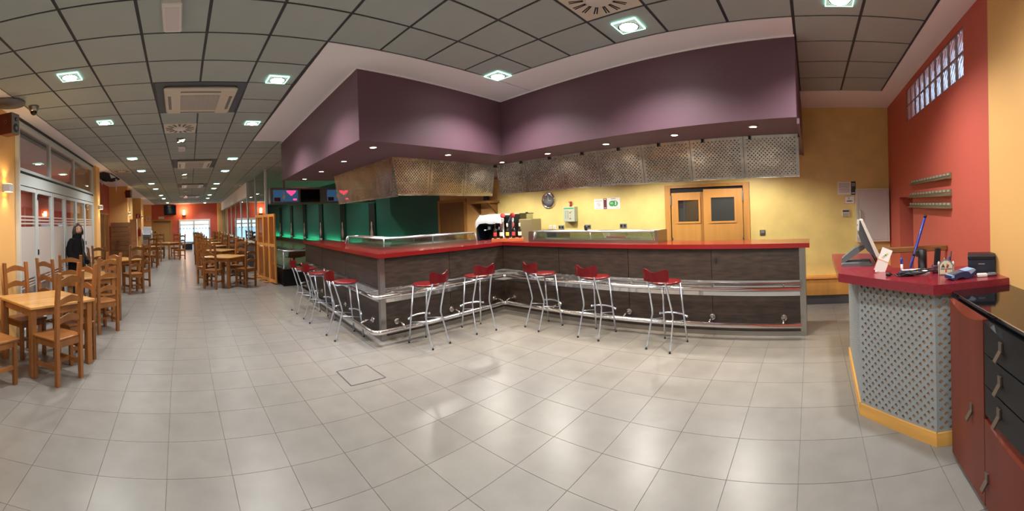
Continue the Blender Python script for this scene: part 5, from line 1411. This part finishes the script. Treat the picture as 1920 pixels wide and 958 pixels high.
# ================================================================== CABINET, FRONT RIGHT
cb = thing('base_cabinet', 'cherry wood base cabinet with black drawers and black gloss worktop', 'cabinet')
mb = MB(); mb.box(.828, 1.245, .5, 2.27, .05, .955); mb.build('carcass', M['blackmatte'], cb)
mb = MB(); mb.box(.85, 1.245, .5, 2.25, 0, .05); mb.build('plinth', M['black'], cb)
mb = MB(); mb.box(.842, 1.247, .45, 2.33, .956, .996); w = mb.build('worktop', M['blackgloss'], cb)
mb = MB(); mb.box(.8400, .8425, .45, 2.33, .9935, .9975); mb.build('edge_highlight', M['steel'], w)  # bright strip standing in for the highlight along the worktop edge
def front(name, y0, y1, z0, z1, m, dip=.05):
    """slab front facing -X whose top edge is scooped in an arc"""
    mb = MB(); n = 12; vs = []
    for i in range(n + 1):
        u = -1 + 2 * i / n; y = lerp(y0, y1, i / n); a = dip * (1 - u * u)
        vs += [(.800, y, z0), (.800, y, z1 - a), (.821, y, z1), (.828, y, z1), (.828, y, z0)]
    fs = []
    for i in range(n):
        a = 5 * i
        for q in range(4): fs.append((a + q, a + q + 1, a + 6 + q, a + 5 + q))
        fs.append((a + 4, a, a + 5, a + 9))
    fs += [(4, 3, 2, 1, 0), (5 * n, 5 * n + 1, 5 * n + 2, 5 * n + 3, 5 * n + 4)]
    mb.add(vs, fs); return mb.build(name, m, cb)
def handle(par, y, z):
    x = .8
    mb = MB(); mb.box(x - .008, x, y - .014, y + .014, z, z + .05)
    mb.add([(x - .008, y - .014, z + .012), (x - .008, y + .014, z + .012), (x - .037, y + .014, z - .03), (x - .037, y - .014, z - .03), (x - .002, y - .014, z), (x - .002, y + .014, z), (x - .033, y + .014, z - .038), (x - .033, y - .014, z - .038)], [(0, 1, 2, 3), (7, 6, 5, 4), (0, 3, 7, 4), (1, 5, 6, 2), (3, 2, 6, 7), (0, 4, 5, 1)])
    mb.build('handle', M['bronze'], par)
d1 = front('door', 1.782, 2.255, .035, .968, M['cherry'], .04); handle(d1, 1.935, .435)
zs = [(.812, .965), (.656, .808), (.506, .652)]
for k, (a, b) in enumerate(zs):
    d = front('drawer', .95, 1.765, a, b, M['blackmatte'], .04 if k == 0 else .006); handle(d, 1.585 + .013 * k, (a + b) / 2 - .02)
d2 = front('door', .95, 1.775, .035, .478, M['cherry'], .035); handle(d2, 1.75, .175)
front('door', .5, .94, .035, .968, M['cherry'], .04)

# ================================================================== CEILING FITTINGS
def downlight_parts(t):
    mb = MB(); mb.box(-.10, .10, -.10, .10, -.012, -.006); mb.build('glass_plate', M['downplate'], t)
    mb = MB(); e = .006
    for a in ((-.106, .106, -.106, -.10), (-.106, .106, .10, .106), (-.106, -.10, -.10, .10), (.10, .106, -.10, .10)): mb.box(*a, -.014, -.004)
    mb.build('glass_edge', M['edge_glow'], t)
    mb = MB(); mb.lathe([(.088, -.006), (.088, -.018), (.078, -.02), (.078, -.0)], n=20); mb.build('trim_ring', M['steel'], t)
    mb = MB(); mb.lathe([(0, -.021), (.070, -.021), (.074, -.0165), (0, -.0165)], n=20); mb.build('lamp', M['lamp'], t)
dls = []
nth = ['first', 'second', 'third', 'fourth', 'fifth', 'sixth', 'seventh', 'eighth', 'ninth']
Lr = [(-3.88, -1.047), (-5.755, -1.032), (-9.05, -1.011), (-11.17, -1.0), (-14.75, -.957), (-17.0, -.927), (-20.83, -.866), (-23.46, -.824), (-28.2, -.736)]
Rr = [(-4.11, 1.074), (-5.985, 1.151), (-9.36, 1.305), (-11.56, 1.384), (-15.29, 1.488), (-17.38, 1.57), (-21.24, 1.684), (-24.0, 1.78), (-29.4, 1.96)]
for k in range(9):
    dls.append((Lr[k], 'lit square glass downlight, %s from the camera in the left hall ceiling row' % nth[k]))
    dls.append((Rr[k], 'lit square glass downlight, %s from the camera in the right hall ceiling row' % nth[k]))
dls += [((-3.035, 3.155), 'lit square glass downlight by the inner angle of the purple bulkhead'), ((-1.405, 3.0), 'bright square glass downlight beside the slotted ceiling diffuser above the bar'), ((.25, 2.985), 'square glass downlight cut by the top frame edge above the bar end')]
extra = [((-1.4, -1.05), .35), ((-1.4, 1.03), .35), ((.25, -1.05), .4), ((.25, 1.03), .6)]   # the same rows go on behind the camera
dproto = None
for (x, y), lab in dls:
    if dproto is None:
        dproto = thing('ceiling_downlight', lab, 'ceiling light', (x, y, HC), 0, 'square glass downlights'); downlight_parts(dproto); dpk = kids(dproto); r = dproto
    else: r = place(dpk, dproto, (x, y, HC), 0, lab, 'square glass downlights')
    spot((x, y, HC - .03), DOWNLIGHT_W, (1.0, .985, .955), 140, .75, .07)
for (x, y), k_ in extra:
    spot((x, y, HC - .03), DOWNLIGHT_W * k_, (1.0, .985, .955), 168, .5, .07)
# bulkhead halogens
hl = [(-3.87, 2.06), (-4.91, 2.166), (-6.0, 2.25), (-7.12, 2.33), (-3.99, 3.19), (-4.16, 4.35), (-3.2, 4.22), (-2.27, 4.12), (-1.40, 4.04), (-.545, 3.92)]
hlab = ['small halogen spot under the outer corner of the purple bulkhead', 'bluish halogen spot, second along the left arm of the bulkhead', 'halogen spot, third along the left arm of the bulkhead', 'halogen spot farthest along the left arm of the bulkhead',
        'halogen spot alone on the short arm of the bulkhead', 'halogen spot at the inner angle of the bulkhead', 'halogen spot on the long arm nearest the inner angle', 'second halogen spot from the inner angle on the long arm', 'third halogen spot from the inner angle on the long arm', 'halogen spot farthest right on the long arm of the bulkhead']
for k, (x, y) in enumerate(hl):
    t = thing('halogen_spot', hlab[k], 'ceiling light', (x, y, SZ), 0, 'halogen spots under the bulkhead')
    mb = MB(); mb.lathe([(.055, 0), (.055, -.006), (.04, -.012), (.036, -.002)], n=16); mb.build('ring', M['brushed'], t)
    mb = MB(); mb.lathe([(0, -.009), (.034, -.009), (.036, -.004), (0, -.004)], n=14); mb.build('lamp', M['lamp_blue' if k == 1 else 'lamp_warm'], t)
    spot((x, y, SZ - .02), HALOGEN_W, (.55, .66, 1.0) if k == 1 else (1.0, .83, .60), 120, .7, .03, (0, R(24), 0) if k in (4, 5) else (R(24), 0, 0))
# cassette air conditioners
for k, i0 in enumerate((2, 10, 18, 26)):
    xa, xb = CXi(i0), CXi(i0 + 2); cx = (xa + xb) / 2; cy = fan(CYj(3), cx); w = abs(xa - xb) / 2; dd = (CYj(4) - CYj(2)) / 2 * (1 + .01 * k)
    t = thing('air_conditioner', '%s ceiling cassette air conditioner from the camera, in its dark panel' % nth[k], 'air conditioner', (cx, cy, HC), 0, 'ceiling cassette units')
    mb = MB(); mb.box(-w + .012, w - .012, -dd + .012, dd - .012, 0, .02); mb.build('dark_panel', M['navy'] if k > 9 else mat('slate_panel_%d' % k, (82, 88, 98), rough=.6), t)
    a, b = w * .80, dd * .80
    mb = MB(); mb.cbox(-a, a, -b, b, -.05, 0, .02); mb.build('cover', M['offwhite'], t)
    mb = MB(); mb.cbox(-a * .62, a * .62, -b * .55, b * .55, -.056, -.05, .002)
    for q in range(9): mb.box(-a * .56, a * .56, lerp(-b * .5, b * .5, q / 8) - .004, lerp(-b * .5, b * .5, q / 8) + .004, -.060, -.056)
    mb.build('intake_grille', mat('grille_grey_%d' % k, (176, 174, 170), rough=.6), t)
    for s in (-1, 1):
        mb = MB(); mb.box(-a * .55, a * .55, s * b * .86 - .018, s * b * .86 + .018, -.053, -.049); mb.build('louvre', M['greybox'], t)
        mb = MB(); mb.box(s * a * .86 - .018, s * a * .86 + .018, -b * .55, b * .55, -.053, -.049); mb.build('louvre', M['greybox'], t)
# swirl diffusers
dn = ['slotted swirl air diffuser beyond the nearest air conditioner', 'white slotted swirl diffuser at the top edge above the bar', 'slotted diffuser over the left hall edge by the torn ceiling', 'slotted diffuser over the right side of the hall']
for k, (i, j) in enumerate(DIFF):
    ps = cquad(i, j); cx = sum(p[0] for p in ps) / 4; cy = sum(p[1] for p in ps) / 4
    hx = abs(ps[0][0] - ps[1][0]) / 2 - .012; hy = abs(ps[3][1] - ps[0][1]) / 2 - .012
    t = thing('swirl_diffuser', dn[k], 'air vent', (cx, cy, HC), 0, 'swirl diffusers')
    mb = MB(); mb.box(-hx, hx, -hy, hy, 0, .02); p = mb.build('face_plate', M['offwhite'], t)
    mb = MB()
    for q in range(28):
        a = 2 * PI * q / 28; m_ = Matrix.Diagonal((hx, hy, 1, 1)) @ Matrix.Rotation(a + .12 * (q % 2), 4, 'Z')
        mb.box(.46, .90, -.022, .022, -.0012, .0, mtx=m_)
    mb.build('slot', M['void'], p)
    mb = MB(); mb.lathe([(.40, 0), (.40, -.008), (.36, -.014), (0, -.014)], n=22, mtx=Matrix.Diagonal((hx, hy, 1, 1))); mb.build('centre_disc', M['white'], p)
# emergency lights
el = ['white emergency light box at the top frame edge, nearest the camera', 'white emergency light box beyond the first swirl diffuser', 'small white emergency light box beyond the second air conditioner', 'tiny white emergency light box farther down the hall']
for k, (x, y) in enumerate(((-2.85, -.01), (-7.95, .10), (-12.85, .235), (-18.2, .35))):
    t = thing('emergency_light', el[k], 'emergency light', (x, y, HC), 0, 'emergency lights')
    mb = MB(); mb.cbox(-.20, .20, -.07, .07, -.045, 0, .008); mb.build('housing', M['white'], t)
    mb = MB(); mb.box(-.16, .16, -.05, .05, -.048, -.044); mb.build('diffuser', mat('em_diffuser_%d' % k, (214, 206, 212), rough=.5), t)
for k, (x, y) in enumerate(((-7.25, .08), (-12.25, .215))):
    t = thing('mirror_spot', ['square black spot fitting with lit reflector past the first swirl diffuser', 'small square black spot fitting with lit reflector before the third air conditioner'][k], 'ceiling light', (x, y, HC))
    mb = MB(); mb.box(-.19, .19, -.075, .075, -.01, 0); mb.build('frame', M['black'], t)
    mb = MB()
    for a, b, r_ in ((-.08, -.03, 30), (.02, .0, -25), (.09, .03, 40), (-.02, .04, 10)):
        mb.box(-.055, .055, -.012, .012, -.0125, -.010, mtx=Matrix.Translation((a, b, 0)) @ Matrix.Rotation(R(r_), 4, 'Z'))
    mb.build('reflector', mat('lit_reflector_%d' % k, (255, 246, 214), emit=(255, 244, 205), estr=5), t)
# smoke detectors along the far hall
for k, (x, y, nm) in enumerate(((-21.2, .42, 'red-dotted'), (-27.0, .5, 'plain white'))):
    t = thing('smoke_detector', '%s smoke detector on the far hall ceiling' % nm, 'smoke detector', (x, y, HC))
    mb = MB(); mb.lathe([(.07, 0), (.07, -.02), (.05, -.045), (.03, -.05)], n=16); mb.build('body', M['white'], t)
    if k == 0:
        mb = MB(); mb.lathe([(.03, -.05), (.03, -.06), (0, -.062)], n=10); mb.build('indicator', M['ledred'], t)

# ================================================================== PERSON
def skin_mesh(name, verts, edges, radii, m, parent, sub=2, root=0):
    me = bpy.data.meshes.new(name); me.from_pydata(verts, edges, []); o = bpy.data.objects.new(name, me); COL.objects.link(o)
    sk = o.modifiers.new('skin', 'SKIN'); sk.use_smooth_shade = True
    for i, r_ in enumerate(radii):
        d = me.skin_vertices[0].data[i]; d.radius = r_ if isinstance(r_, tuple) else (r_, r_); d.use_root = (i == root)
    ss = o.modifiers.new('sub', 'SUBSURF'); ss.levels = sub; ss.render_levels = sub
    dg = bpy.context.evaluated_depsgraph_get(); me2 = bpy.data.meshes.new_from_object(o.evaluated_get(dg))
    bpy.data.objects.remove(o); bpy.data.meshes.remove(me)
    me2.materials.clear(); me2.materials.append(m)
    o = bpy.data.objects.new(name, me2); COL.objects.link(o); o.parent = parent
    for p in me2.polygons: p.use_smooth = True
    return o
pe = thing('person', 'person in a black padded coat leaning on the glass doors, face turned to the camera', 'person', (-7.46, -1.93, 0), R(-18)); pe.scale = (.985, .985, .985)
# one continuous body: legs, trunk, arms, neck (local +Y = facing)
V = [(0, -.02, .80), (0, -.035, .94), (0, -.03, 1.08), (0, -.02, 1.22), (0, .0, 1.33), (0, .012, 1.41),
     (.085, -.01, .76), (.09, .02, .42), (.095, .0, .08), (.10, .10, .035),
     (-.085, -.01, .76), (-.09, .06, .42), (-.09, .04, .08), (-.09, .14, .035),
     (.15, -.01, 1.285), (.205, -.03, 1.06), (.185, .09, .90), (.12, .15, .86),
     (-.15, -.01, 1.285), (-.205, -.03, 1.06), (-.185, .09, .90), (-.12, .15, .86)]
Ed = [(0, 1), (1, 2), (2, 3), (3, 4), (4, 5), (0, 6), (6, 7), (7, 8), (8, 9), (0, 10), (10, 11), (11, 12), (12, 13), (3, 14), (14, 15), (15, 16), (16, 17), (3, 18), (18, 19), (19, 20), (20, 21)]
Rd = [(.14, .11), (.12, .10), (.125, .105), (.13, .10), (.065, .06), (.052, .052), .085, .06, .042, .035, .085, .06, .042, .035, .068, .056, .046, .036, .068, .056, .046, .036]
skin_mesh('body', V, Ed, Rd, M['trousers'], pe)
# coat: closed lofted shell over the trunk and sleeves following the arms
coat = MB(); n = 20; vs = []
for z, rx, ry, cy, q in ((.70, .185, .155, .0, 1), (.74, .20, .165, .0, 1), (.86, .198, .16, -.005, 1), (.90, .188, .150, -.01, 0), (1.0, .192, .150, -.015, 1), (1.04, .18, .142, -.015, 0), (1.14, .196, .148, -.012, 1), (1.18, .188, .142, -.01, 0), (1.26, .19, .135, -.008, 1), (1.32, .145, .112, .0, 0), (1.345, .10, .098, .01, 1), (1.40, .098, .098, .018, 1), (1.435, .095, .10, .022, 1), (1.43, .075, .08, .022, 1), (1.38, .06, .065, .02, 1)):
    for k in range(n):
        a = 2 * PI * k / n; vs.append((rx * math.cos(a), cy + ry * math.sin(a), z))
rings = len(vs) // n
coat.add(vs, [(i * n + k, i * n + (k + 1) % n, (i + 1) * n + (k + 1) % n, (i + 1) * n + k) for i in range(rings - 1) for k in range(n)], 0, True)
for s in (-1, 1):
    coat.tube([(s * .13, -.01, 1.295), (s * .178, -.018, 1.24), (s * .208, -.03, 1.14), (s * .216, -.03, 1.05), (s * .205, .03, .955), (s * .185, .10, .90), (s * .14, .15, .872), (s * .11, .16, .866)], .06, 12, radii=[.07, .073, .068, .066, .062, .058, .052, .044])
co = coat.build('coat', M['coat'], pe)
mb = MB(); mb.tube([(0, .125, 1.43), (0, .118, 1.30), (0, .142, 1.15), (0, .138, 1.0), (0, .158, .80)], .006, 6); mb.build('zip', M['brushed'], co)
for s in (-1, 1):
    mb = MB(); mb.cbox(s * .12 - .05, s * .12 + .05, .128, .142, .835, .85, .003); mb.build('pocket_welt', M['black'], co)
# head, turned toward the camera
hd_m = Matrix.Translation((0, .03, 1.50)) @ Matrix.Rotation(R(-38), 4, 'Z') @ Matrix.Rotation(R(4), 4, 'X')
hm = MB(); nu, nv = 24, 18; vs = []
for i in range(nv + 1):
    ph = -PI / 2 + PI * i / nv
    for k in range(nu):
        a = 2 * PI * k / nu
        x, y, z = math.cos(ph) * math.cos(a) * .074, math.cos(ph) * math.sin(a) * .094, math.sin(ph) * .115
        if z < 0: x *= 1 - .22 * (z / .115) ** 2; y = y * (1 - .12 * (z / .115) ** 2) + .006
        fr = max(0, math.sin(a)) ** 3 * math.cos(ph)
        g = lambda cx, cz, sx, sz: math.exp(-((x - cx) / sx) ** 2 - ((z - cz) / sz) ** 2)
        if y > 0:
            y += .020 * g(0, -.022, .011, .020) + .010 * g(0, .0, .009, .02)      # nose
            y -= .009 * (g(.030, .006, .016, .012) + g(-.030, .006, .016, .012))   # eye sockets
            y += .005 * (g(.030, .022, .02, .007) + g(-.030, .022, .02, .007))     # brows
            y += .006 * g(0, -.056, .022, .010) + .008 * g(0, -.092, .022, .014)   # mouth, chin
            y += .004 * (g(.04, -.03, .018, .02) + g(-.04, -.03, .018, .02))       # cheeks
        vs.append(hd_m @ Vector((x, y, z)))
hm.add(vs, [(i * nu + k, i * nu + (k + 1) % nu, (i + 1) * nu + (k + 1) % nu, (i + 1) * nu + k) for i in range(nv) for k in range(nu)], 0, True)
for s in (-1, 1):
    e = [(0, .0), (.010, .004), (.014, .012), (.012, .022), (.007, .03), (0, .032)]
    hm.lathe([(.006, -.026), (.013, -.016), (.016, 0), (.014, .018), (.006, .026)], n=8, mtx=hd_m @ Matrix.Translation((s * .076, -.004, -.004)) @ Matrix.Diagonal((.45, 1, 1, 1)))
hm.lathe([(.048, -.14), (.045, -.09), (.05, -.05)], n=14, mtx=hd_m @ Matrix.Translation((0, -.015, 0)))
head = hm.build('head', M['skin'], pe)
for s in (-1, 1):
    mb = MB(); mb.lathe([(0, -.0085), (.008, -.005), (.0105, 0), (.008, .005), (0, .0085)], n=10, mtx=hd_m @ Matrix.Translation((s * .029, .077, .006)) @ Matrix.Diagonal((1, .7, .75, 1))); mb.build('eye', M['eye'], head)
    mb = MB(); mb.tube([hd_m @ Vector((s * .016, .089, .022)), hd_m @ Vector((s * .03, .087, .026)), hd_m @ Vector((s * .044, .078, .021))], .0028, 6); mb.build('eyebrow', M['hair'], head)
mb = MB(); mb.tube([hd_m @ Vector((-.021, .088, -.054)), hd_m @ Vector((-.008, .097, -.053)), hd_m @ Vector((.008, .097, -.053)), hd_m @ Vector((.021, .088, -.054))], .0048, 8); mb.build('lips', M['lips'], head)
# hair: cap with a fringe line, falling to the collar
hr = MB(); vs = []; nu2, nv2 = 28, 14
for i in range(nv2 + 1):
    t_ = i / nv2
    for k in range(nu2 + 1):
        a = R(62) + (2 * PI - R(124)) * k / nu2 + PI / 2 - PI / 2     # open at the face (front = +Y)
        a = PI / 2 + R(50) + (2 * PI - R(100)) * k / nu2
        ph = PI / 2 - t_ * PI * .62
        if t_ < .55:
            r_ = 1.12
            x, y, z = math.cos(ph) * math.cos(a) * .074 * r_, math.cos(ph) * math.sin(a) * .094 * r_ - .006, math.sin(ph) * .115 * 1.09
        else:
            u = (t_ - .55) / .45
            x, y, z = math.cos(a) * .074 * (1.16 + .22 * math.sin(u * PI * .8)), math.sin(a) * .094 * (1.16 + .16 * math.sin(u * PI * .8)) - .008, .02 - u * .118
        w_ = .0025 * math.sin(k * 2.4 + i)
        vs.append(hd_m @ Vector((x * (1 + w_ * 8), y * (1 + w_ * 8), z)))
m2 = nu2 + 1
fs = [(i * m2 + k, i * m2 + k + 1, (i + 1) * m2 + k + 1, (i + 1) * m2 + k) for i in range(nv2) for k in range(nu2)]
hr.add(vs, fs, 0, True)
# front of the crown (parted fringe)
vs = []
for i in range(7):
    for k in range(11):
        a = PI / 2 - R(54) + R(108) * k / 10; ph = PI / 2 - (i / 6) * R(62) * (1 - .22 * math.exp(-((k - 4) / 1.6) ** 2))
        vs.append(hd_m @ Vector((math.cos(ph) * math.cos(a) * .083, math.cos(ph) * math.sin(a) * .103 - .004, math.sin(ph) * .125)))
hr.add(vs, [(i * 11 + k, (i + 1) * 11 + k, (i + 1) * 11 + k + 1, i * 11 + k + 1) for i in range(6) for k in range(10)], 0, True)
hair = hr.build('hair', M['hair'], pe)
sm = hair.modifiers.new('thick', 'SOLIDIFY'); sm.thickness = .012; sm.offset = 0
